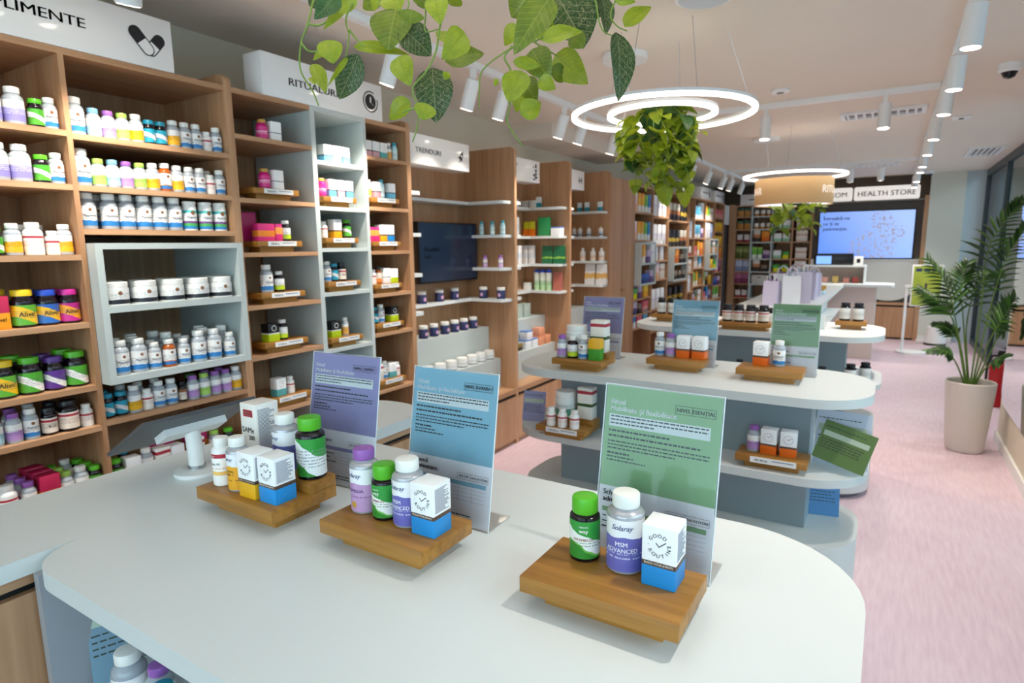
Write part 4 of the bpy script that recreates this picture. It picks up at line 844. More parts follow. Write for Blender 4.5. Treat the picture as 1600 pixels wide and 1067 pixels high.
place('h_d3', (-.353, .764, zr), .35, 'green-capped dark vitamin bottle left on the riser by green sheet', GH)
place('h_msm', (-.291, .766, zr), .15, 'white-capped silver bottle with lavender label by the green sheet', GH)
place('grb', (-.2325, .757, zr), .0, 'white and blue clock-logo carton on riser by green sheet', GH)
place('h_bos', (-.752, .718, zr), -.12, 'purple-capped silver bottle with lilac label by the blue sheet', GH)
place('h_d3', (-.7015, .714, zr), .0, 'green-capped dark bottle between purple-capped and white-capped bottles', GH)
place('h_msm', (-.651, .716, zr), -.1, 'white-capped silver bottle with lavender label by the blue sheet', GH)
place('grb', (-.599, .711, zr), .0, 'white and blue clock-logo carton on riser by blue sheet', GH)
place('h_jar', (-1.079, .661, zr), -.15, 'small white bottle with orange print, leftmost on stepped riser', GH)
place('h_soly', (-1.029, .662, zr), -.15, 'white-capped bottle with amber label on stepped riser', GH)
place('gry', (-.974, .661, zr), .02, 'white and yellow clock-logo carton on stepped riser', GH)
place('grb', (-.9205, .665, zr), .0, 'white and blue clock-logo carton on stepped riser', GH)
place('h_same', (-1.062, .738, zs2), 0, 'tall cream SAMe carton on the stepped riser', GH)
place('h_sol', (-.985, .738, zs2), -.3, 'white-capped silver bottle behind cartons on stepped riser', GH)
place('h_d3b', (-.913, .738, zs2), .45, 'big green-capped dark bottle on stepped riser', GH)
sheet_holder((-.287, .856, .92), -.03, 'green information sheet in acrylic holder on nearest table', '#8cb386', 'ESENȚIAL')
sheet_holder((-.6625, .825, .92), .02, 'blue information sheet in acrylic holder on nearest table', '#8cbacd', 'AVANSAT')
sheet_holder((-.965, .845, .92), .06, 'lavender information sheet in acrylic holder on nearest table', '#9d98c2', 'EXPERT')
# tablet on its stand
tb = thing('tablet_stand', 'grey tablet on a white stand upon the counter', 'tablet', (-1.30, .735, .92))
part('stand_base', MB().lathe([(.046, 0), (.048, .003), (.047, .01), (.03, .0125)], 32), WHITE, tb)
part('stand_pole', MB().tube([(0, 0, .012), (.0, 0, .05), (-.004, 0, .085), (-.014, 0, .108)], .0165, 16), WHITE, tb)
part('pole_collar', MB().lathe([(.0182, .014), (.0182, .021), (.017, .0215)], 24), CHROME, tb)
ux, uz = .16 / .183, .091 / .183; nx, nz = -uz, ux
def tq(u, v, w): return (-.08 + ux * u + nx * w, v, .055 + uz * u + nz * w)
def tslab(u0, u1, v0, v1, w0, w1): return MB().add([tq(u, v, w) for w in (w0, w1) for u, v in ((u0, v0), (u1, v0), (u1, v1), (u0, v1))], [(3, 2, 1, 0), (4, 5, 6, 7), (0, 1, 5, 4), (1, 2, 6, 5), (2, 3, 7, 6), (3, 0, 4, 7)])
td = part('tablet', tslab(.0, .183, -.14, .11, .012, .02), mat('tablet_grey', '#4c4f54', .4, .3), tb)
part('screen', tslab(.006, .177, -.134, .104, .0201, .0206), mat('tablet_glass', '#0d0f12', .08), td)
part('mount_plate', tslab(.062, .112, -.07, .07, -.004, .0118), WHITE, tb)
# below the nearest table
bottle('u_blue', 'white-capped bottle with blue band', .046, .1, 'w', 'clear', [(0, '#27a0cf'), (.42, WH)], wave=.05)
place('u_blue', (-1.085, .49, .6501), .2, 'white-capped bottle with bright blue band under nearest table', 'bottles under the nearest table')
place('lav', (-1.04, .44, .6501), .2, 'white-capped lavender bottle under nearest table edge', 'bottles under the nearest table')
place('pur', (-.985, .46, .6501), .2, 'purple-capped bottle under nearest table edge', 'bottles under the nearest table')
place('nwt', (-.94, .44, .6501), .2, 'teal-capped dark bottle under nearest table edge', 'bottles under the nearest table')
# middle table
GM = 'supplements on the middle table'
riser((-.70, 2.383, .92), 'oak riser in front of blue sheet, middle table', .226, .104)
riser((-.347, 2.366, .92), 'oak riser in front of green sheet, middle table', .224, .13)
riser((-1.04, 2.225, .92), 'stepped oak riser with many products, middle table', .218, .145, step=True)
row('riser before blue sheet, middle table', .9671, 2.42, [('kal', -.785), ('pur', -.74), ('gro', -.685), ('gro', -.622)], GM, 'x')
row('riser before green sheet, middle table', .9671, 2.405, [('gro', -.389), ('kal', -.327)], GM, 'x')
row('front of stepped riser, middle table', .9671, 2.195, [('pur', -1.122), ('wlime', -1.074), ('kal', -1.027), ('alg', -.972)], GM, 'x')
place('jarv', (-.985, 2.265, .9891), 0, 'cream carton with red logo on stepped riser, middle table', GM)
place('bigw', (-1.088, 2.262, .9891), 0, 'big white tub at back of stepped riser, middle table', GM)
sheet_holder((-.29, 2.48, .92), 0, 'green information sheet in acrylic holder on middle table', '#8cb386', 'ESENȚIAL', .165, .268)
sheet_holder((-.67, 2.48, .92), 0, 'blue information sheet in acrylic holder on middle table', '#8cbacd', 'AVANSAT', .185, .268)
sheet_holder((-1.08, 2.48, .92), 0, 'lavender information sheet in acrylic holder on middle table', '#9d98c2', 'EXPERT', .19, .268)
riser((-.30, 2.19, .65), 'oak riser with price strip on right of middle shelf', .228, .115, price='181,90 lei')
row('right riser, middle table shelf', .6971, 2.195, [('pur', -.365), ('gro', -.313), ('gro', -.252)], GM, 'x')
riser((-1.08, 2.165, .65), 'stepped oak riser with price strip on left of middle shelf', .216, .155, price='1.209,00 lei', step=True)
row('left riser, middle table shelf', .6971, 2.112, [('jw', -1.13), ('jw', -1.078), ('jw', -1.025)], GM, 'x')
place('jarv', (-1.015, 2.209, .7191), 0, 'cream carton with red logo under the middle tabletop', GM)
place('bigw', (-1.11, 2.205, .7191), 0, 'big white tub with green base under middle tabletop', GM)
def card(loc, rz, w, h, lean, m, label, tilt=0.):
    t = thing('leaflet', label, 'leaflet', loc, rz, 'leaflets on the middle table shelf'); c, s = math.cos(tilt), math.sin(tilt)
    f = lambda x, z, e: (x * c + z * s, lean * (z * c) / h - e, z * c - x * s + max(0, w / 2 * s) + abs(w / 2 * s))
    part('card', MB().add([f(x, z, e) for e in (.001, -.001) for x, z in ((-w / 2, 0), (w / 2, 0), (w / 2, h), (-w / 2, h))], [(0, 1, 2, 3), (7, 6, 5, 4), (0, 4, 5, 1), (1, 5, 6, 2), (2, 6, 7, 3), (3, 7, 4, 0)]), m, t, 0)
    part('pale_band', MB().add([f(x, z, .0016) for x, z in ((-w * .45, h * .62), (w * .42, h * .62), (w * .42, h * .75), (-w * .45, h * .75))], [(0, 1, 2, 3)]), mat('leaflet_pale', '#b9cab6', .6), t, 0)
    pr = MB(); rd = random.Random(label)
    for zz in (.52, .45, .38, .31, .85):
        x = -w * .45
        while x < w * .3: l = rd.uniform(.006, .014); pr.add([f(a, b, .0016) for a, b in ((x, h * zz), (x + l, h * zz), (x + l, h * zz + .003), (x, h * zz + .003))], [(0, 1, 2, 3)]); x += l + .003
    part('small_print', pr, mat('leaflet_ink', '#3d4a3e', .6), t, 0)['kind'] = 'stuff'; return t
card((-.105, 2.215, .65), -.25, .165, .125, .05, mat('leaflet_olive', '#5f7c42', .35), 'tilted olive green leaflet at right end of middle shelf', .2)
card((-.10, 2.30, .65), -.1, .17, .19, .03, mat('leaflet_white_blue', '#cfd9ea', .4), 'white sheet behind the olive leaflet, middle table')
card((-1.30, 2.26, .65), .15, .105, .13, .03, mat('leaflet_lavender', '#9a9bc6', .4), 'lavender leaflet at left end of middle shelf')
card((-.16, 2.45, .40), .2, .13, .17, .03, mat('leaflet_blue', '#5b93c8', .4), 'blue leaflet standing on base of middle table')
card((-1.135, .475, .65), 1.2, .1, .17, .02, mat('leaflet_steel', '#7d9db0', .4), 'steel blue card standing under the nearest table')
# third table
GT = 'bottles on the third table'
riser((-.70, 3.72, .92), 'oak riser with cream-labelled bottles, third table', .30, .13)
riser((-.17, 4.03, .92), 'oak riser with two dark bottles at right of third table', .16, .12)
riser((-1.22, 3.93, .92), 'oak riser at far left of third table', .2, .12)
bottle('dkw', 'dark-capped bottle with white label', .058, .105, 'black', 'dark', [(0, '#e8e4dc'), (.8, '#f2f0ec')], cw=.8, wave=0, lz=(.1, .7))
row('front of left riser, third table', .9671, 3.71, [('jbkb', -.80), ('jbkb', -.735), ('jbkb', -.67), ('jbkb', -.60)], GT, 'x')
row('right riser, third table', .9671, 4.03, [('dkw', -.205), ('dkw', -.137)], GT, 'x')
row('left riser, third table', .9671, 3.93, [('dkw', -1.27), ('dkw', -1.2)], GT, 'x')
row('behind left riser, third table', .9201, 4.0, [('dkw', -.80), ('dkw', -.70), ('dkw', -.6)], GT, 'x')
row('right end of middle shelf, third table', .6501, 3.78, [('dkw', -.145), ('dkw', -.078, .09)], GT, 'x')
row('middle shelf, third table', .6501, 3.72, [('jbk', -.72), ('jbk', -.36), ('jbk', -.28)], GT, 'x')
tr = thing('clear_tray', 'small clear acrylic tray on third table', 'tray', (-.36, 4.0, .92))
part('tray', MB().box(-.06, .06, -.08, .08, 0, .004).box(-.06, -.057, -.08, .08, .004, .07).box(.057, .06, -.08, .08, .004, .07).box(-.057, .057, -.08, -.077, .004, .07).box(-.057, .057, .077, .08, .004, .07), mat('frosted_white', '#dfe7e9', .3), tr)
part('contents', MB().box(-.05, .05, -.07, .07, .0041, .04), mat('paper_white'), tr)
# ---------------------------------------------------------------- far end: shelving, screen wall, checkout
YF = 10.44
es = thing('bookcase', 'end-wall bookcase of food jars left of the big screen', 'bookcase', group='tall wooden bookcases')
EX = [-2.2, -1.95, -1.643, -1.345, -1.075]
board('back_board', -2.28, -1.055, YE - .02, YE - .001, 0, 2.02, WOODV, es)
board('side_panel', -2.29, -2.2, YF, YE - .021, 0, 2.04, WOODV, es)
for i, x in enumerate(EX): board('divider', x, x + .02, YF, YE - .021, 0, 2.0, SAGE if i in (1, 2) else WOODV, es)
board('top_board', -2.2, -1.055, YF, YE - .021, 2.0, 2.02, WOODX, es)
EL = [1.845, 1.643, 1.44, 1.175, .97, .77, .545]
for i in range(4):
    for z in EL: board('shelf', EX[i] + .02, EX[i + 1], YF, YE - .021, z - .02, z, SAGE if i == 1 else WOODX, es)
GE = 'food packs on the end-wall bookcase'
EP = [[['b_jar'] * 3, ['b_jar'] * 3, ['b_red'] * 3, ['b_olv'] * 2, ['b_lil'] * 2, ['b_mau'] * 2, ['b_red'] * 2],
      [['ojar'] * 4, ['ojar'] * 4, ['b_bro', 'b_org', 'b_tan'], ['b_grn', 'b_grn', 'b_pur'], ['b_bro', 'b_blp'], ['b_box'], []],
      [['b_mnt'] * 2, ['b_mnt'] * 2, ['b_mnt'] * 2, ['b_mnt', 'b_neo'], ['b_neo', 'b_neo'], ['b_olv'], []],
      [[], ['b_tan'], ['b_tan'], ['b_tan'], ['b_tan'], [], []]]
for c in range(4):
    for r_, ks in enumerate(EP[c]):
        if not ks: continue
        x0, x1 = EX[c] + .02, EX[c + 1]; ww = [KIND[k].get('w', KIND[k].get('d')) for k in ks]
        while sum(ww) > x1 - x0 - .01: ks = ks[:-1]; ww = ww[:-1]
        gap = (x1 - x0 - sum(ww)) / (len(ks) + 1); x = x0 + gap
        for j, k in enumerate(ks):
            place(k, (x + ww[j] / 2, YF + .06, EL[r_]), 0, '%s, %s from left, %s shelf, %s end-wall column' % (KIND[k]['desc'], ORD[j], ORD[r_], ORD[c]), GE); x += ww[j] + gap
t = thing('shelf_sign', 'cream box sign atop the end-wall bookcase', 'sign', group='white box signs over the shelving')
part('box', MB().box(-2.13, -1.72, YF, YF + .12, 2.021, 2.19, bev=.002), SIGNW, t); part('lettering', MB().box(-2.0, -1.9, YF - .0012, YF - .0002, 2.1, 2.115), mat('grey_lettering'), t, 0)
# screen wall
NICHE = mat('niche_grey', '#6b645e', .6)
sw = thing('screen_wall', 'grey-brown wall unit framing the big screen', 'wall unit')
board('backing', -1.05, .345, YF + .1, YE - .002, 0, 2.0, NICHE, sw); board('ledge', -1.05, .345, YF - .02, YE - .002, 2.0, 2.018, mat('ledge_grey', '#8f8a82', .5), sw)
board('side_frame', .3455, .3995, YF, YE - .002, 0, 2.06, WOODV, sw); board('side_frame', -1.054, -1.0505, YF, YE - .002, 0, 2.0, WOODV, sw)
for x0, x1 in ((-1.05, -.36), (-.355, .34)):
    r = (x1 - x0) / 2; cx = (x0 + x1) / 2; pts = [(x0, 1.15), (x1, 1.15)][::-1] + [(cx - r * math.cos(a), .82 - .26 * math.sin(a)) for a in [PI * i / 20 for i in range(21)]]
    part('rounded_panel', MB().prism_y(pts, YF + .04, YF + .099), mat('white_panel', '#dcdcd4', .5), sw)
board('backing_strip', -1.05, .345, YF + .03, YF + .0995, 1.15, 1.165, WHITE, sw)
board('base_top', -1.05, .345, YF, YF + .0995, .505, .54, WOODX, sw); board('shadow_gap', -1.05, .345, YF + .03, YF + .0995, .475, .505, GAP, sw)
for k in range(3): board('door', -1.05 + k * .465, -1.05 + (k + 1) * .465 - .004, YF + .01, YF + .0995, .03, .475, WOODV, sw)
bs = thing('big_screen', 'large bright blue screen on the end wall', 'screen', (-.355, YF + .025, 1.525))
part('housing', MB().box(-.62, .62, 0, .07, -.355, .355, bev=.005), mat('screen_bezel'), bs)
sm = mat('screen_bright', '#5b86d8', .2, emit=.62, ecol='#6d93e4'); nt = sm.node_tree; bb = nt.nodes['Principled BSDF']; _o = objco(nt)
_sp = nd(nt, 'ShaderNodeSeparateXYZ'); nt.links.new(_o, _sp.inputs[0])
bg = ramp(nt, mth(nt, 'ADD', mth(nt, 'MULTIPLY', _sp.outputs[0], .6), mth(nt, 'ADD', mth(nt, 'MULTIPLY', _sp.outputs[2], .5), .5)), [(.1, '#5f8ae6'), (.9, '#a9bfee')])
bl = None
for cx, cz, rr in ((.2, .2, .14), (.33, .02, .17), (.02, -.06, .13), (-.05, -.2, .16), (.22, -.25, .16)):
    dx = mth(nt, 'SUBTRACT', _sp.outputs[0], cx); dz = mth(nt, 'SUBTRACT', _sp.outputs[2], cz)
    q = mth(nt, 'LESS_THAN', mth(nt, 'SQRT', mth(nt, 'ADD', mth(nt, 'MULTIPLY', dx, dx), mth(nt, 'MULTIPLY', dz, dz))), rr); bl = q if bl is None else mth(nt, 'MAXIMUM', bl, q)
k_ = mth(nt, 'MULTIPLY', bl, mth(nt, 'GREATER_THAN', noise(nt, _o, 24, 4), .53))
nt.links.new(mixc(nt, k_, bg, '#9a8f80'), bb.inputs['Emission Color'])
part('display', MB().box(-.605, .605, -.0015, -.0002, -.338, .342), sm, bs, 0)
tx = MB()
for i, s_ in enumerate(('Întreabă-ne', 'ce ți se', 'potrivește.')): put_text(tx, s_, .075, flat_y(-.56, -.0025, .225 - i * .078), align='LEFT')
part('lettering', tx, mat('navy_ink', '#20345f', .5), bs, 0)
for x0, x1, wd, lab in ((-1.02, -.55, 'SECOM', 'white rounded plate reading SECOM above the big screen'), (-.53, .28, 'HEALTH STORE', 'white rounded plate reading HEALTH STORE above the big screen')):
    t = thing('wall_sign', lab, 'sign', ((x0 + x1) / 2, YF - .01, 2.0181), 0, 'store name plates'); w = (x1 - x0) / 2
    part('plate', MB().prism_y([(x, z) for x, z in rrect(-w, w, 0, .195, .03)], 0, .04), mat('plate_glow', '#f6f3ef', .3, emit=.35, ecol='#fff6ec'), t)
    part('lettering', put_text(MB(), wd, .104, flat_y(0, -.002, .06)), mat('brown_ink', '#4a4440', .5), t, 0)
board2 = struct('trim_1', MB().box(-1.05, .40, YF + .12, YE, 2.02, ZC), mat('dark_brown_panel', '#4a3d30', .7), 'dark brown panel above the big screen', 'panel')
# bagging counter
bg_ = thing('counter', 'long white counter with gift bags running towards checkout', 'counter')
slab('worktop', rr4(-1.06, -.46, 5.15, 8.35, (.08, .0, .0, .08)), .889, .92, bg_); board('carcass', -1.03, -.62, 5.3, 8.3, .0, .889, EDGE, bg_)
for k in range(3): board('shelf', -.6199, -.48, 5.35 + k * .97, 6.25 + k * .97, .62, .64, TOPW, bg_)
GB = 'boxes on the bagging counter side shelf'
for k in range(6): place('ojar', (-.55, 5.5 + k * .17, .6401), PI / 2, 'food jar with orange base, %s along side of bagging counter' % ORD[k], GB)
ck_ = thing('checkout_desk', 'white checkout desk with beige front before the big screen', 'desk')
slab('worktop', rr4(-1.06, .06, 8.40, 8.95, (.04, .12, 0, 0)), .885, .915, ck_)
board('front_panel', -1.02, -.12, 8.5, 8.52, 0, .885, mat('beige_front', '#d3bfb4', .6), ck_); board('carcass', -1.02, -.12, 8.5201, 8.9, 0, .885, EDGE, ck_)
board('raised_ledge', -.95, -.25, 8.62, 8.92, 1.115, 1.135, TOPW, ck_); board('ledge_back', -.95, -.25, 8.88, 8.90, .915, 1.115, mat('beige_front'), ck_)
board('ledge_support', -.95, -.93, 8.62, 8.88, .915, 1.115, TOPW, ck_); board('ledge_support', -.27, -.25, 8.62, 8.88, .915, 1.115, TOPW, ck_)
rg = thing('cash_register', 'black cash register with small blue display on checkout ledge', 'cash register', (-.60, 8.76, 1.1351))
part('housing', MB().box(-.24, .2, -.06, .08, 0, .145, bev=.006), mat('screen_bezel'), rg); part('display', MB().box(-.21, -.04, -.0625, -.0602, .015, .115), mat('screen_small', '#6d9be6', .3, emit=.6, ecol='#7aa6f0'), rg, 0)
o = thing('card_holder', 'white card holder beside the cash register', 'card holder', (-.34, 8.72, 1.1351)); part('card', MB().box(-.05, .05, -.01, .01, 0, .11, bev=.002), WHITE, o); part('mark', MB().box(-.02, .02, -.0115, -.0101, .03, .08), INK, o, 0)
for k, (x, c) in enumerate(((-.8, '#d88a5a'), (-.7, '#f0b0a0'), (-.58, '#e8c070'), (-.46, '#e79a8a'), (-.36, '#b0473a'))):
    o = thing('snack_packet', '%s snack packet under the checkout ledge, %s from left' % (['tan', 'pink', 'yellow', 'coral', 'red'][k], ORD[k]), 'snack', (x, 8.7, .9151), 0, 'snacks under the checkout ledge')
    part('wrapper', MB().box(-.035, .035, -.02, .02, 0, .06 + .012 * (k % 3), bev=.006), mat('snack_%d' % k, c, .4), o)
# clear gift bags
BAG = thin_clear('clear_bag_film', '#e9e4f2', .6)
BAGW = mat('bag_white', '#e6e4f2', .4)
random.seed(21)
for k, (x, y, w, h, tn) in enumerate(((-.80, 5.28, .11, .20, 0), (-.66, 5.32, .13, .24, 1), (-.62, 5.62, .14, .26, 0), (-.78, 5.7, .14, .24, 1), (-.60, 5.95, .13, .24, 0), (-.74, 6.1, .14, .24, 1), (-.6, 6.35, .12, .22, 0))):
    t = thing('gift_bag', 'translucent gift bag with loop handles, %s from front of bagging counter' % ORD[k], 'gift bag', (x, y, .9201), random.uniform(-.3, .3), 'gift bags on the counter')
    d = .05
    film = MB()
    vs = []
    for z, s1, s2 in ((0, 1, 1), (h * .5, 1.04, .95), (h, 1.0, .75)): vs += [(-w / 2 * s1, -d * s2, z), (w / 2 * s1, -d * s2, z), (w / 2 * s1, d * s2, z), (-w / 2 * s1, d * s2, z)]
    film.add(vs, [(0, 3, 2, 1)] + [(j * 4 + i, j * 4 + (i + 1) % 4, j * 4 + 4 + (i + 1) % 4, j * 4 + 4 + i) for j in (0, 1) for i in range(4)])
    part('bag_body', film, mat('bag_film_lilac', '#d6d0ea', .25) if tn == 0 else mat('bag_film_white', '#e3e8f2', .25), t, 0)
    for s in (-1, 1): part('handle', MB().tube([(-w * .3, s * d * .7, h * .95), (-w * .28, s * d * .6, h * 1.15), (0, s * d * .5, h * 1.28), (w * .28, s * d * .6, h * 1.15), (w * .3, s * d * .7, h * .95)], .004, 5), BAGW, t)
    part('tissue', MB().add([(-w * .4, 0, h * .9), (-w * .15, .02, h * 1.12), (w * .05, -.02, h * .95), (w * .3, .01, h * 1.1), (w * .42, 0, h * .9), (0, .03, h * .7)], [(0, 1, 5), (1, 2, 5), (2, 3, 5), (3, 4, 5)]), mat('tissue_purple' if k % 3 == 0 else 'tissue_blue', '#a88ac0' if k % 3 == 0 else '#cfe0ee', .6), t, 0)
for k, y in enumerate((6.9, 7.1, 7.35)):
    o = thing('snack_packet', 'small gold snack packet on bagging counter, %s from front' % ORD[k], 'snack', (-.62, y, .9201), 0, 'gold snacks on the bagging counter'); part('wrapper', MB().box(-.05, .05, -.04, .04, 0, .04, bev=.008), mat('gold_wrap', '#b98a2e', .35), o)
o = thing('paper_tray', 'pale blue paper tray on the bagging counter', 'tray', (-.62, 6.62, .9201)); part('tray', MB().box(-.1, .1, -.08, .08, 0, .03, bev=.003), mat('tray_blue', '#bcd6e4', .5), o)
# poster stand, speaker, extinguisher, potted palm
ps = thing('poster_stand', 'white floor stand holding a lime green poster', 'poster stand', (.30, 9.25, 0))
part('base', MB().lathe([(.17, 0), (.172, .006), (.17, .022), (.15, .026)], 40), WHITE, ps); part('pole', MB().tube([(-.1, 0, .02), (-.1, 0, .85)], .016, 12), WHITE, ps)
part('arm', MB().box(-.118, .02, -.02, .02, .84, .87), WHITE, ps)
pf = part('frame', MB().box(-.06, .27, -.045, -.021, .605, 1.13, bev=.006), WHITE, ps)
pm = mat('poster_lime', '#9fb032', .5); nt = pm.node_tree; nt.links.new(ramp(nt, noise(nt, objco(nt), 5, 2, 1, 1, .6), [(.35, '#8ea629'), (.65, '#b3bd4a')]), nt.nodes['Principled BSDF'].inputs['Base Color'])
part('poster', MB().box(-.042, .252, -.0465, -.0452, .623, 1.112), pm, pf, 0)
part('poster_buttons', MB().box(-.02, .045, -.0475, -.0466, 1.045, 1.085).box(.065, .13, -.0475, -.0466, 1.045, 1.085).box(.15, .225, -.0475, -.0466, 1.045, 1.085), mat('navy_ink'), pf, 0)
part('poster_figure', MB().box(.085, .11, -.0475, -.0466, .78, .9), mat('brown_ink'), pf, 0)
o = thing('floor_speaker', 'small white tapered device on the floor by cream pier', 'speaker', (.60, 10.15, 0)); part('body', MB().lathe([(.115, .02), (.125, .03), (.105, .24), (.095, .25)], 32), WHITE, o); part('foot', MB().lathe([(.13, 0), (.13, .02), (.12, .021)], 32), INK, o)
o = thing('power_adapter', 'small white power box on floor beside the device', 'adapter', (.43, 10.2, 0)); part('body', MB().box(-.05, .05, -.03, .03, 0, .06, bev=.008), WHITE, o)
fe = thing('fire_extinguisher', 'red fire extinguisher on the floor behind the potted palm', 'fire extinguisher', (.86, 6.55, 0))
part('cylinder', MB().lathe([(.06, .0), (.068, .01), (.068, .34), (.055, .38), (.025, .41), (.022, .43)], 24), mat('extinguisher_red', '#b3161c', .3), fe); part('valve', MB().box(-.02, .02, -.02, .02, .43, .47).box(-.015, .08, -.012, .012, .47, .485), mat('valve_black', '#1a1a1c', .4), fe)
part('hose', MB().tube([(.02, 0, .45), (-.06, -.02, .44), (-.085, -.02, .36), (-.085, -.02, .2)], .01, 8), mat('valve_black'), fe); part('gauge', MB().lathe([(.016, .4), (.016, .42)], 12, cy=-.03), WHITE, fe)
pot = thing('potted_palm', 'kentia palm in a tall cream pot beside the mirrored column', 'potted plant', (.52, 5.04, 0))
part('pot', MB().lathe([(.085, .0), (.105, .004), (.112, .02), (.142, .45), (.143, .478), (.137, .484), (.131, .478), (.128, .43)], 40), mat('pot_cream', '#d8d2c8', .45), pot)
part('soil', MB().lathe([(.127, .425), (.128, .432)], 30), mat('soil', '#4a3a2c', .9), pot)
PALM = mat('palm_green', '#234719', .4); PALM2 = mat('palm_green_light', '#426d22', .4); RACH = mat('palm_stem', '#5f8034', .5)
def leaflet_mesh(m, nm):
    mb = MB(); n = 7; vs = []
    for i in range(n + 1):
        t = i / n; w = .5 * math.sin(PI * min(t * 1.15 + .08, 1)) ** .8 * (1 if t < .9 else (1 - t) * 10)
        for s in (-1, 0, 1): vs.append((s * w, t, -.35 * t * t + (.12 * w if s else 0)))
    mb.add(vs, [(i * 3 + k, i * 3 + k + 1, i * 3 + k + 4, i * 3 + k + 3) for i in range(n) for k in (0, 1)]); return mb.mesh(nm, m, 60)
LFM = [leaflet_mesh(PALM, 'leaflet'), leaflet_mesh(PALM2, 'leaflet')]
def orient(o, p0, p1, width, normal, length=None):
    y = Vector(p1) - Vector(p0); L = y.length if length is None else length; y.normalize(); z = Vector(normal); x = y.cross(z)
    if x.length < 1e-4: x = y.cross(Vector((0, 0, 1)) + Vector((.1, 0, 0)))
    x.normalize(); z = x.cross(y)
    o.matrix_basis = Matrix(((x.x * width, y.x * L, z.x * L, p0[0]), (x.y * width, y.y * L, z.y * L, p0[1]), (x.z * width, y.z * L, z.z * L, p0[2]), (0, 0, 0, 1)))
FRONDS=[
[(0.518, 5.04, 0.474), (0.532, 5.043, 0.984), (0.539, 5.045, 1.37), (0.634, 5.047, 1.584), (0.71, 5.05, 1.649)] ,
[(0.531, 5.04, 0.476), (0.569, 4.977, 0.949), (0.612, 4.913, 1.283), (0.692, 4.85, 1.471)] ,
[(0.497, 5.04, 0.472), (0.42, 5.01, 0.809), (0.343, 4.98, 1.089), (0.22, 4.95, 1.288)] ,
[(0.504, 5.04, 0.473), (0.448, 5.093, 0.888), (0.42, 5.147, 1.145), (0.45, 5.2, 1.265)] ,
[(0.535, 5.04, 0.476), (0.587, 4.993, 0.758), (0.653, 4.947, 0.957), (0.738, 4.9, 1.054)] ,
[(0.483, 5.04, 0.47), (0.425, 4.977, 0.605), (0.357, 4.913, 0.696), (0.262, 4.85, 0.698)] ,
[(0.542, 5.04, 0.477), (0.618, 5.077, 0.706), (0.703, 5.113, 0.921), (0.79, 5.15, 0.815)] ,
[(0.486, 5.04, 0.471), (0.405, 5.077, 0.844), (0.324, 5.113, 0.977), (0.192, 5.15, 1.086)] ,
[(0.511, 5.04, 0.473), (0.471, 5.11, 0.844), (0.521, 5.18, 1.145), (0.633, 5.25, 1.209)] ,
[(0.493, 5.04, 0.472), (0.443, 5.06, 0.716), (0.363, 5.08, 0.832), (0.297, 5.1, 0.857)] ,
[(0.548, 5.04, 0.478), (0.582, 4.96, 0.592), (0.651, 4.88, 0.676), (0.713, 4.8, 0.71)] ,
]

def bez(pts, n):   # Catmull-Rom through the points
    P = [Vector(p) for p in pts]; P = [P[0] * 2 - P[1]] + P + [P[-1] * 2 - P[-2]]; out = []
    for i in range(1, len(P) - 2):
        for j in range(n):
            t = j / n; a, b, c, d = P[i - 1], P[i], P[i + 1], P[i + 2]
            out.append(.5 * ((2 * b) + (c - a) * t + (2 * a - 5 * b + 4 * c - d) * t * t + (3 * b - a - 3 * c + d) * t ** 3))
    out.append(P[-2]); return out
random.seed(5)
for fi, fr in enumerate(FRONDS):
    pts = [(min(x, .675) - .52, y - 5.04, z) for x, y, z in fr]; pts[0] = (pts[0][0] * .6, pts[0][1], .43)
    c = bez(pts, 8); f = part('frond', MB().tube(c, .006, 6, r2=.0015), RACH, pot)
    L = len(c); st = int(L * .45)
    for i in range(st, L):
        t = (i - st) / max(1, L - 1 - st); tn = (c[min(i + 1, L - 1)] - c[max(i - 1, 0)]).normalized()
        sd = tn.cross(Vector((0, -.6, 1))); sd.normalize()
        for s in (-1, 1):
            ln = (.19 * (1 - .55 * t)) * random.uniform(.85, 1.15) * (.55 if fi in (5, 9, 10) else 1)
            dr = (sd * s + tn * (.75 + .8 * t) + Vector((0, -.1, -.12))).normalized(); p1 = c[i] + dr * ln
            if p1.x > .165: p1.x = .165
            o = O('leaflet', LFM[random.random() < .35], f); orient(o, c[i], p1, .022 * random.uniform(.8, 1.2), Vector((random.uniform(-.3, .3), -.7, .7)))
# ---------------------------------------------------------------- ceiling fittings and lamps
def rail(name, lab, a, b):
    o = thing(name, lab, 'track rail', group='white ceiling light tracks'); x0, y0 = a; x1, y1 = b; h = .018
    part('rail', MB().box(min(x0, x1) - h, max(x0, x1) + h, min(y0, y1) - h, max(y0, y1) + h, ZC - .034, ZC - .0005), LAMPW, o); return o
rail('light_track', 'long ceiling track above the wooden shelving', (-1.91, -.6), (-1.91, 9.9)); rail('light_track', 'ceiling track along the shopfront side', (.20, .6), (.20, 10.1))
rail('light_track', 'crosswise ceiling track behind the near ring lamp', (-1.87, 4.615), (.16, 4.615)); rail('light_track', 'crosswise ceiling track before the big screen', (-1.87, 8.4), (.16, 8.4))
_lamp = MB().lathe([(.034, -.148), (.036, -.146), (.036, .0), (.032, .004)], 24).mesh('lamp_body', LAMPW, 40)
_lens = MB().lathe([(.0305, -.1492), (.0305, -.1482)], 24).mesh('lens', GLOW, 40)
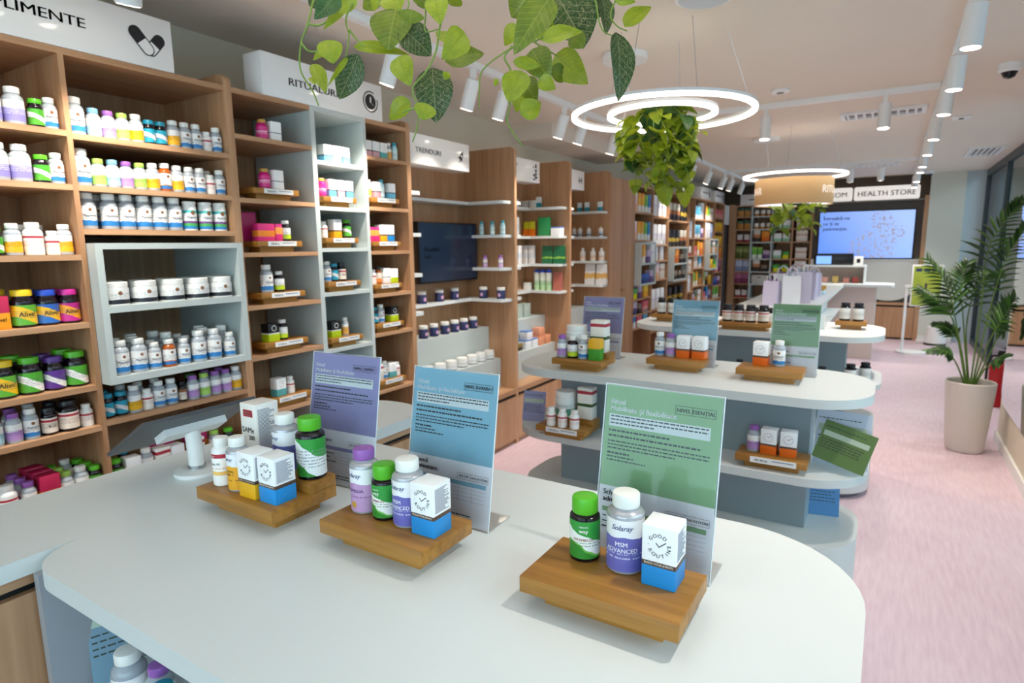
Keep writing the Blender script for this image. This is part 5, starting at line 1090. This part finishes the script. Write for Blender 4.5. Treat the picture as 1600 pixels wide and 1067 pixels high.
def spot(x, y, tx, ty, lab, grp, on=True, power=1., cone=75):
    t = thing('track_spotlight', lab, 'spotlight', (x, y, ZC - .034), 0, grp)
    part('bracket', MB().box(-.012, .012, -.012, .012, -.045, 0).box(-.006, .006, -.006, .006, -.07, -.045), LAMPW, t)
    d = Vector((tx - x, ty - y, -(ZC - .08))).normalized(); q = d.to_track_quat('-Z', 'Y')
    b = O('lamp_body', _lamp, t, (0, 0, -.055)); b.rotation_mode = 'QUATERNION'; b.rotation_quaternion = q
    if on:
        O('lens', _lens, b)
        ld = bpy.data.lights.new('spot_beam', 'SPOT'); ld.energy = SPOT_W * power; ld.spot_size = math.radians(cone); ld.spot_blend = .7; ld.shadow_soft_size = .03; ld.color = (1, .92, .82)
        lo = bpy.data.objects.new('spot_beam', ld); COL.objects.link(lo); lo.parent = b; lo.location = (0, 0, -.158)
GS = 'spotlights on the shelving track'
for i, y in enumerate((-.2, .25, .6, .85, 1.02, 2.13, 2.72, 3.02, 3.76, 4.06, 4.65, 6.9, 7.6, 8.35, 8.8, 9.5)):  # first five hang out of view, added to light the near shelving
    spot(-1.91, y, -2.75, {4: 1.3, 5: 2.0}.get(i, y + .05), 'white spotlight aimed at shelving, %s along shelving track' % (ORD + ['seventeenth'])[i], GS, on=i != 15, power={1: .6, 2: .6, 3: .6, 4: 1.1, 5: 2.}.get(i, 1.))
GS2 = 'spotlights on the shopfront track'
for i, y in enumerate((1.0, 1.9, 2.92, 3.66, 4.33, 5.33, 6.24, 7.18, 7.75, 8.9, 9.8)):
    spot(.20, y, .10, y, 'white spotlight pointing down, %s along shopfront track' % ORD[i], GS2, cone=95, power=1.)
for i, (x, y) in enumerate(((-.80, 4.615), (-.10, 4.615), (-1.35, 4.615))): spot(x, y, x, y - .15, 'white spotlight on near crosswise track, %s placed' % ['left', 'right', 'leftmost'][i], 'spotlights on crosswise tracks', cone=100)
for i, (x, y) in enumerate(((-.48, 8.4), (-.17, 8.4))): spot(x, y, x, y + .6, 'white spotlight on far crosswise track, %s one' % ['left', 'right'][i], 'spotlights on crosswise tracks', cone=100)
def ring_lamp(lab, cx, cy, z, R, inner, plug=True):
    t = thing('ring_lamp', lab, 'pendant lamp', (cx, cy, z), 0, 'round pendant ring lamps')
    for r, s in ((R, 0), (inner, 1)):
        if not r: continue
        zz = -.0 if s == 0 else .0
        part('ring_housing', MB().ring(r, .021, .013, 0, 0, .0065), LAMPW, t, 30); part('ring_diffuser', MB().ring(r, .0215, .0145, 0, 0, -.008), RINGGLOW, t, 30)
    for a in (.5, 2.6, 4.7):
        part('suspension_wire', MB().tube([(R * math.cos(a), R * math.sin(a), .036), (R * .7 * math.cos(a), R * .7 * math.sin(a), ZC - z - .001)], .0012, 5), CHROME, t)
        if inner: part('suspension_wire', MB().tube([(inner * math.cos(a + 1), inner * math.sin(a + 1), .036), (inner * .8 * math.cos(a + 1), inner * .8 * math.sin(a + 1), ZC - z - .001)], .0012, 5), CHROME, t)
    part('ceiling_canopy', MB().lathe([(.11, ZC - z - .03), (.112, ZC - z - .028), (.112, ZC - z - .0005)], 40, cx=-.28, cy=.25), LAMPW, t)
    part('power_cable', MB().tube([(-.28, .25, ZC - z - .03), (-.25, .24, .15), (-R * .74, R * .66, .036)], .003, 6), LAMPW, t)
    return t
ring_lamp('near ring lamp hanging over the first table, above the leaves', -.62, .74, 2.02, .30, .16)
ring_lamp('double glowing ring lamp with trailing plant', -.93, 2.80, 2.0, .395, .232)
r3 = ring_lamp('far ring lamp with an orange drum shade', -.755, 5.82, 1.985, .40, 0)
dm = MB(); vs = []; n = 56
for z in (-.245, -.03):
    for rr in (.31, .304): vs += [(rr * math.cos(2 * PI * i / n), rr * math.sin(2 * PI * i / n), z) for i in range(n)]
dm.add(vs, [(i, (i + 1) % n, 2 * n + (i + 1) % n, 2 * n + i) for i in range(n)] + [(n + (i + 1) % n, n + i, 3 * n + i, 3 * n + (i + 1) % n) for i in range(n)] + [((i + 1) % n, i, n + i, n + (i + 1) % n) for i in range(n)] + [(2 * n + i, 2 * n + (i + 1) % n, 3 * n + (i + 1) % n, 3 * n + i) for i in range(n)])
ds = part('drum_shade', dm, mat('drum_tan', '#e6bd86', .6), r3)
part('drum_liner', MB().lathe([(.30, -.235), (.30, -.229)], 48), mat('liner_white', '#f0efee', .6, emit=.8, ecol='#f4f2ff'), r3)
for a0, al in ((-2.34, 'RIGHT'), (-.69, 'LEFT')):
    part('lettering', put_text(MB(), 'RITUALURI BAR', .085, lambda p, q, a0=a0: (.3118 * math.cos(a0 + p / .3118), .3118 * math.sin(a0 + p / .3118), -.13 + q - .03), align=al), mat('drum_letter', '#fff6ea', .5, emit=.3), ds, 0) if al == 'RIGHT' else part('lettering', put_text(MB(), 'RITUALURI', .085, lambda p, q, a0=a0: (.3118 * math.cos(a0 + p / .3118), .3118 * math.sin(a0 + p / .3118), -.13 + q - .03), align=al), mat('drum_letter'), ds, 0)
# vent, camera, detector, speaker
def vent(lab, x0, x1, y0, y1, n=7):
    t = thing('ceiling_vent', lab, 'air vent', ((x0 + x1) / 2, (y0 + y1) / 2, ZC), 0, 'white ceiling air vents'); w, d = (x1 - x0) / 2, (y1 - y0) / 2
    part('frame', MB().box(-w, w, -d, -d + .03, -.02, -.0005).box(-w, w, d - .03, d, -.02, -.0005).box(-w, -w + .03, -d + .03, d - .03, -.02, -.0005).box(w - .03, w, -d + .03, d - .03, -.02, -.0005), LAMPW, t)
    part('duct', MB().box(-w + .03, w - .03, -d + .03, d - .03, -.003, -.0006), mat('duct_grey', '#8d8a88', .7), t)
    for k in range(n): part('slat', MB().box(-w + .03 + (2 * w - .06) * (k + .2) / n, -w + .03 + (2 * w - .06) * (k + .5) / n, -d + .0301, d - .0301, -.018, -.0031), LAMPW, t)
vent('white ceiling vent beside near crosswise track', -.40, .14, 5.25, 5.5, 9); vent('white ceiling vent before the big screen', -.62, .02, 8.75, 8.95, 9); vent('ceiling vent near far shopfront glass', .60, .90, 7.9, 8.6, 5)
for lab, x, y in (('dome security camera at right of ceiling', .47, 4.35), ('dome security camera above the cream pier', .36, 10.12)):
    t = thing('security_camera', lab, 'camera', (x, y, ZC - .0005), 0, 'ceiling dome cameras'); part('housing', MB().lathe([(.04, -.045), (.055, -.035), (.058, 0)], 24), LAMPW, t); part('dome', MB().lathe([(.008, -.078), (.026, -.07), (.036, -.05), (.038, -.044)], 24), mat('dome_black', '#101216', .1), t)
t = thing('smoke_detector', 'flat round smoke detector on ceiling', 'detector', (-.66, 4.25, ZC - .0005)); part('disc', MB().lathe([(.05, -.018), (.056, -.012), (.056, 0)], 28), LAMPW, t); part('vent_ring', MB().lathe([(.02, -.0225), (.022, -.018)], 16), mat('duct_grey'), t)
t = thing('ceiling_speaker', 'round flush ceiling speaker near top edge', 'speaker', (-.68, 2.52, ZC - .0005)); part('rim', MB().lathe([(.105, -.012), (.112, -.008), (.112, 0)], 40), LAMPW, t); part('grille', MB().lathe([(.096, -.0145), (.098, -.012)], 40), mat('grille_grey', '#cfd3d6', .6), t)
t = thing('ceiling_sensor', 'small square sensor with dark lens on ceiling', 'sensor', (.38, 5.95, ZC - .0005)); part('plate', MB().box(-.06, .06, -.06, .06, -.012, 0, bev=.004), LAMPW, t); part('lens', MB().lathe([(.014, -.018), (.02, -.012)], 12), INK, t)

# ---------------------------------------------------------------- trailing foliage
def leaf_mat(name, c1, c2, vein, amt):
    m = mat(name, c1, .38); nt = m.node_tree; b = nt.nodes['Principled BSDF']; co = objco(nt); sp = nd(nt, 'ShaderNodeSeparateXYZ'); nt.links.new(co, sp.inputs[0])
    ax = mth(nt, 'ABSOLUTE', sp.outputs[0]); base = ramp(nt, noise(nt, co, 3.2, 3), [(.35, c1), (.65, c2)])
    v = mth(nt, 'FRACT', mth(nt, 'MULTIPLY', mth(nt, 'SUBTRACT', sp.outputs[1], mth(nt, 'MULTIPLY', ax, .55)), 9.))
    side = mth(nt, 'LESS_THAN', mth(nt, 'ABSOLUTE', mth(nt, 'SUBTRACT', v, .5)), .05); mid = mth(nt, 'LESS_THAN', ax, .012)
    if amt > .5:
        net = mth(nt, 'LESS_THAN', mth(nt, 'ABSOLUTE', mth(nt, 'SUBTRACT', noise(nt, co, 13, 1), .5)), .022); side = mth(nt, 'MAXIMUM', side, net)
    nt.links.new(mixc(nt, mth(nt, 'MULTIPLY', mth(nt, 'MAXIMUM', side, mid), amt), base, vein), b.inputs['Base Color'])
    b.inputs['Transmission Weight'].default_value = 0.
    # let some light through the blade
    tl = nd(nt, 'ShaderNodeBsdfTranslucent'); tl.inputs[0].default_value = lin(c2); mx = nd(nt, 'ShaderNodeMixShader'); mx.inputs[0].default_value = .4
    out = nt.nodes['Material Output']; nt.links.new(b.outputs[0], mx.inputs[1]); nt.links.new(tl.outputs[0], mx.inputs[2]); nt.links.new(mx.outputs[0], out.inputs[0]); return m
LFT = {'l': leaf_mat('leaf_lime', '#7f9c22', '#acb930', '#5c761c', .6), 'g': leaf_mat('leaf_mid_green', '#52701c', '#7d8f28', '#b9bf52', .5), 'v': leaf_mat('leaf_dark_veined', '#23401f', '#3a5a2a', '#a9a878', .75), 'd': leaf_mat('leaf_dark', '#2d5030', '#47703a', '#8aa060', .5)}
def blade(m, shape, nm='leaf'):
    mb = MB(); n, k = 12, 4; vs = []
    for i in range(n + 1):
        t = i / n
        w = {0: math.sin(PI * t ** .72) ** .75 * (1 - .25 * t), 1: math.sin(PI * t ** .82) ** .8, 2: math.sin(PI * t ** .9) ** .9}[shape] * .5
        for j in range(-k, k + 1):
            u = j / k; vs.append((u * w, t - (.05 * abs(u) * (1 - t) ** 4 if shape == 0 else 0), .22 * t * (1 - t) * 1.2 - .1 * t * t + .10 * abs(u) * w * 2 + .012 * math.sin(9 * t + 3 * u)))
    q = 2 * k + 1
    mb.add(vs, [(i * q + j, i * q + j + 1, (i + 1) * q + j + 1, (i + 1) * q + j) for i in range(n) for j in range(2 * k)]); return mb.mesh(nm, m, 80)
LM = {(t, s): blade(LFT[t], s) for t in LFT for s in (0, 1, 2)}
STEMM = mat('vine_stem', '#6f8a34', .5)
LEAVES=[
(-0.787,0.744,1.821,-0.797,0.706,1.777,0.031,'d'), (-0.796,0.774,1.825,-0.809,0.735,1.772,0.018,'l'), (-0.770,0.704,1.740,-0.755,0.700,1.703,0.032,'l'),
(-0.888,0.819,1.777,-0.929,0.809,1.761,0.018,'l'), (-0.891,0.778,1.741,-0.857,0.774,1.689,0.022,'l'), (-0.859,0.743,1.705,-0.841,0.738,1.691,0.010,'l'),
(-0.757,0.730,1.716,-0.763,0.694,1.670,0.008,'l'), (-0.748,0.747,1.726,-0.785,0.736,1.659,0.036,'v'), (-0.837,0.831,1.773,-0.767,0.892,1.766,0.020,'l'),
(-0.777,0.875,1.838,-0.775,0.844,1.764,0.064,'g'), (-0.693,0.815,1.802,-0.697,0.816,1.781,0.035,'g'), (-0.762,0.863,1.802,-0.722,0.901,1.758,0.047,'v'),
(-0.796,0.885,1.867,-0.770,0.870,1.830,0.047,'l'), (-0.785,0.830,1.845,-0.791,0.832,1.823,0.013,'l'), (-0.685,0.868,1.833,-0.664,0.853,1.787,0.036,'l'),
(-0.637,0.880,1.774,-0.648,0.839,1.725,0.042,'l'), (-0.710,0.929,1.752,-0.664,0.984,1.774,0.038,'g'), (-0.735,0.828,1.738,-0.709,0.824,1.689,0.037,'l'),
(-0.729,0.910,1.740,-0.718,0.903,1.644,0.057,'v'), (-0.756,0.875,1.678,-0.799,0.865,1.651,0.035,'l'), (-0.684,0.837,1.659,-0.686,0.825,1.631,0.031,'l'),
(-0.669,0.876,1.716,-0.669,0.869,1.702,0.012,'l'), (-0.527,0.980,1.835,-0.566,0.927,1.743,0.053,'g'), (-0.589,1.109,1.899,-0.518,1.106,1.793,0.101,'v'),
(-0.517,0.944,1.757,-0.467,0.987,1.778,0.031,'l'), (-0.585,0.954,1.738,-0.545,0.980,1.730,0.018,'l'), (-0.578,1.010,1.768,-0.544,1.011,1.712,0.049,'g'),
(-0.592,1.131,1.791,-0.530,1.140,1.732,0.056,'l'), (-0.585,0.984,1.729,-0.593,0.951,1.672,0.042,'l'), (-0.604,1.024,1.726,-0.576,1.019,1.679,0.037,'g'),
(-0.574,0.963,1.650,-0.551,0.996,1.674,0.034,'l'), (-0.548,0.982,1.709,-0.524,0.997,1.692,0.026,'l'), (-0.518,1.175,1.901,-0.493,1.152,1.822,0.029,'v'),
(-0.418,1.012,1.771,-0.397,0.988,1.657,0.039,'v'), (-0.461,1.164,1.831,-0.425,1.202,1.874,0.035,'l'), (-0.436,1.055,1.838,-0.404,1.064,1.831,0.014,'l'),
(-0.493,0.994,1.773,-0.471,1.001,1.754,0.030,'g'), (-0.578,0.894,1.694,-0.588,0.897,1.685,0.010,'l'), (-0.806,0.884,1.873,-0.862,0.873,1.857,0.039,'g'),
(-0.685,0.922,1.860,-0.705,0.934,1.846,0.038,'g'), (-0.570,1.132,1.911,-0.517,1.180,1.863,0.060,'v'),
(-0.618,1.086,1.902,-0.663,1.075,1.860,0.053,'g'),
(-0.715,0.861,1.854,-0.712,0.882,1.827,0.039,'g'),
(-0.917,0.856,1.896,-0.969,0.843,1.871,0.038,'v'),
(-0.583,1.038,1.830,-0.566,1.066,1.793,0.037,'l'),
(-0.648,1.076,1.841,-0.680,1.075,1.811,0.033,'l'),
(-0.799,0.926,1.848,-0.846,0.916,1.824,0.040,'l'),
(-0.662,0.868,1.759,-0.691,0.880,1.790,0.024,'l'),
(-0.592,1.104,1.759,-0.572,1.138,1.746,0.033,'g'),
(-0.639,1.077,1.720,-0.659,1.082,1.683,0.028,'l'),
(-0.798,0.793,1.842,-0.832,0.790,1.814,0.028,'l'),
(-0.708,0.905,1.863,-0.752,0.898,1.846,0.034,'v'),
]
STEMS=[
[(-0.854, 0.766, 1.857), (-0.863, 0.748, 1.793), (-0.871, 0.738, 1.761), (-0.868, 0.731, 1.717), (-0.848, 0.737, 1.681), (-0.838, 0.739, 1.657)] ,
[(-0.792, 0.804, 1.856), (-0.809, 0.784, 1.804), (-0.803, 0.782, 1.772), (-0.805, 0.773, 1.732)] ,
[(-0.803, 0.784, 1.782), (-0.793, 0.788, 1.768), (-0.78, 0.793, 1.754)] ,
[(-0.669, 0.881, 1.854), (-0.674, 0.866, 1.79), (-0.677, 0.855, 1.743), (-0.689, 0.842, 1.711), (-0.706, 0.826, 1.683), (-0.695, 0.827, 1.651), (-0.694, 0.821, 1.619), (-0.699, 0.814, 1.595)] ,
[(-0.558, 1.051, 1.886), (-0.563, 1.032, 1.8), (-0.613, 0.996, 1.775), (-0.654, 0.963, 1.737), (-0.657, 0.954, 1.698), (-0.655, 0.95, 1.666)] ,
[(-0.613, 0.997, 1.779), (-0.623, 0.987, 1.758), (-0.611, 0.989, 1.732), (-0.608, 0.982, 1.68), (-0.611, 0.974, 1.646), (-0.598, 0.977, 1.62), (-0.583, 0.982, 1.598)] ,
[(-0.499, 1.088, 1.885), (-0.479, 1.087, 1.812), (-0.459, 1.096, 1.794)] ,
[(-0.462, 1.111, 1.885), (-0.465, 1.099, 1.833), (-0.453, 1.103, 1.812), (-0.437, 1.111, 1.803)] ,
[(-0.696, 0.864, 1.855), (-0.696, 0.855, 1.807), (-0.694, 0.851, 1.779), (-0.674, 0.864, 1.782)] ,
[(-0.863, 0.748, 1.793), (-0.846, 0.759, 1.791), (-0.823, 0.776, 1.808)] ,
[(-0.871, 0.738, 1.761), (-0.856, 0.744, 1.747), (-0.829, 0.762, 1.751)] ,
[(-0.695, 0.827, 1.651), (-0.705, 0.82, 1.649), (-0.718, 0.811, 1.643)] ,
[(-0.588, 1.015, 1.796), (-0.576, 1.02, 1.783), (-0.557, 1.03, 1.77), (-0.541, 1.038, 1.759)] ,
[(-0.727, 0.845, 1.855), (-0.721, 0.842, 1.823), (-0.729, 0.831, 1.787)] ,
]

vine = thing('hanging_plant', 'trailing plant with big leaves hanging at the top foreground', 'plant', (-.62, .80, 2.0), 0, 'trailing pothos plants')
part('planter', MB().lathe([(.09, .03), (.11, .04), (.12, .13), (.115, .135), (.105, .06)], 28), WHITE, vine)
for c in STEMS:
    p = [(x + .62, y - .80, z - 2.0) for x, y, z in c]
    if p[0][2] > -.16: p = [(p[0][0] * .25, p[0][1] * .3, .1), (p[0][0] * .75, p[0][1] * .75, p[0][2] * .35)] + p
    part('stem', MB().tube(bez(p, 6), .0021, 6, r2=.0011), STEMM, vine)
random.seed(11)
view = Vector((0, 0, 1.42))
for (x0, y0, z0, x1, y1, z1, w, t) in LEAVES:
    o = O('leaf', LM[(t, 1 if t == 'v' else random.choice((0, 0, 1)))], vine); p0 = Vector((x0 + .62, y0 - .80, z0 - 2.0)); p1 = Vector((x1 + .62, y1 - .80, z1 - 2.0))
    nrm = (view - Vector((x0, y0, z0))).normalized() + Vector((random.uniform(-.45, .45), random.uniform(-.45, .45), random.uniform(-.1, .7)))
    orient(o, p0, p1, w, nrm); o.scale.z *= .8; o.scale.x *= 1.22
def cluster(lab, loc, n, rad, ztop, zbot, size, seed, strands):
    t = thing('hanging_plant', lab, 'plant', loc, 0, 'trailing pothos plants'); rd = random.Random(seed)
    part('planter', MB().lathe([(rad * .4, ztop - .01), (rad * .5, ztop), (rad * .54, ztop + .05), (rad * .48, ztop + .052)], 24), mat('moss', '#46602a', .9), t)
    ss = []
    for k in range(strands):
        a = 2 * PI * k / strands + rd.uniform(-.2, .2); L = rd.uniform(.5, 1.) if k else 1.
        pts = [(rad * .3 * math.cos(a), rad * .3 * math.sin(a), ztop + .05)]
        for j in range(1, 6): q = j / 5; rr = rad * (.75 + .35 * math.sin(q * 2.2)) * (1 - .45 * q); pts.append((rr * math.cos(a + .25 * q) + rd.uniform(-.02, .02), rr * math.sin(a + .25 * q) + rd.uniform(-.02, .02), ztop + .04 + (zbot - ztop) * q * L))
        c = bez(pts, 6); ss.append(c); part('stem', MB().tube(c, .0025, 5, r2=.0012), STEMM, t)
    for k in range(n):
        c = ss[k % strands]; p0 = c[int(len(c) * rd.uniform(.08, .99))]; a = rd.uniform(0, 2 * PI); d = Vector((math.cos(a), math.sin(a), rd.uniform(-1.4, .15))).normalized()
        s = size * rd.uniform(.65, 1.25); ty = rd.choices(('l', 'g', 'd', 'v'), (9, 3, 1.5, .7))[0]
        o = O('leaf', LM[(ty, rd.choice((0, 0, 1)))], t); orient(o, p0, p0 + d * s, s * .8, Vector((d.x * .6 + rd.uniform(-.4, .4), d.y * .6 + rd.uniform(-.4, .4), .9)))
    return t
cluster('bushy trailing plant hanging inside the double ring lamp', (-.93, 2.80, 2.0), 210, .17, -.01, -.42, .085, 3, 16)
cluster('small trailing plant hanging under the orange drum lamp', (-.72, 5.82, 1.985), 70, .2, -.235, -.5, .1, 9, 6)

assert not BADL or print('BADLABELS', BADL) is None
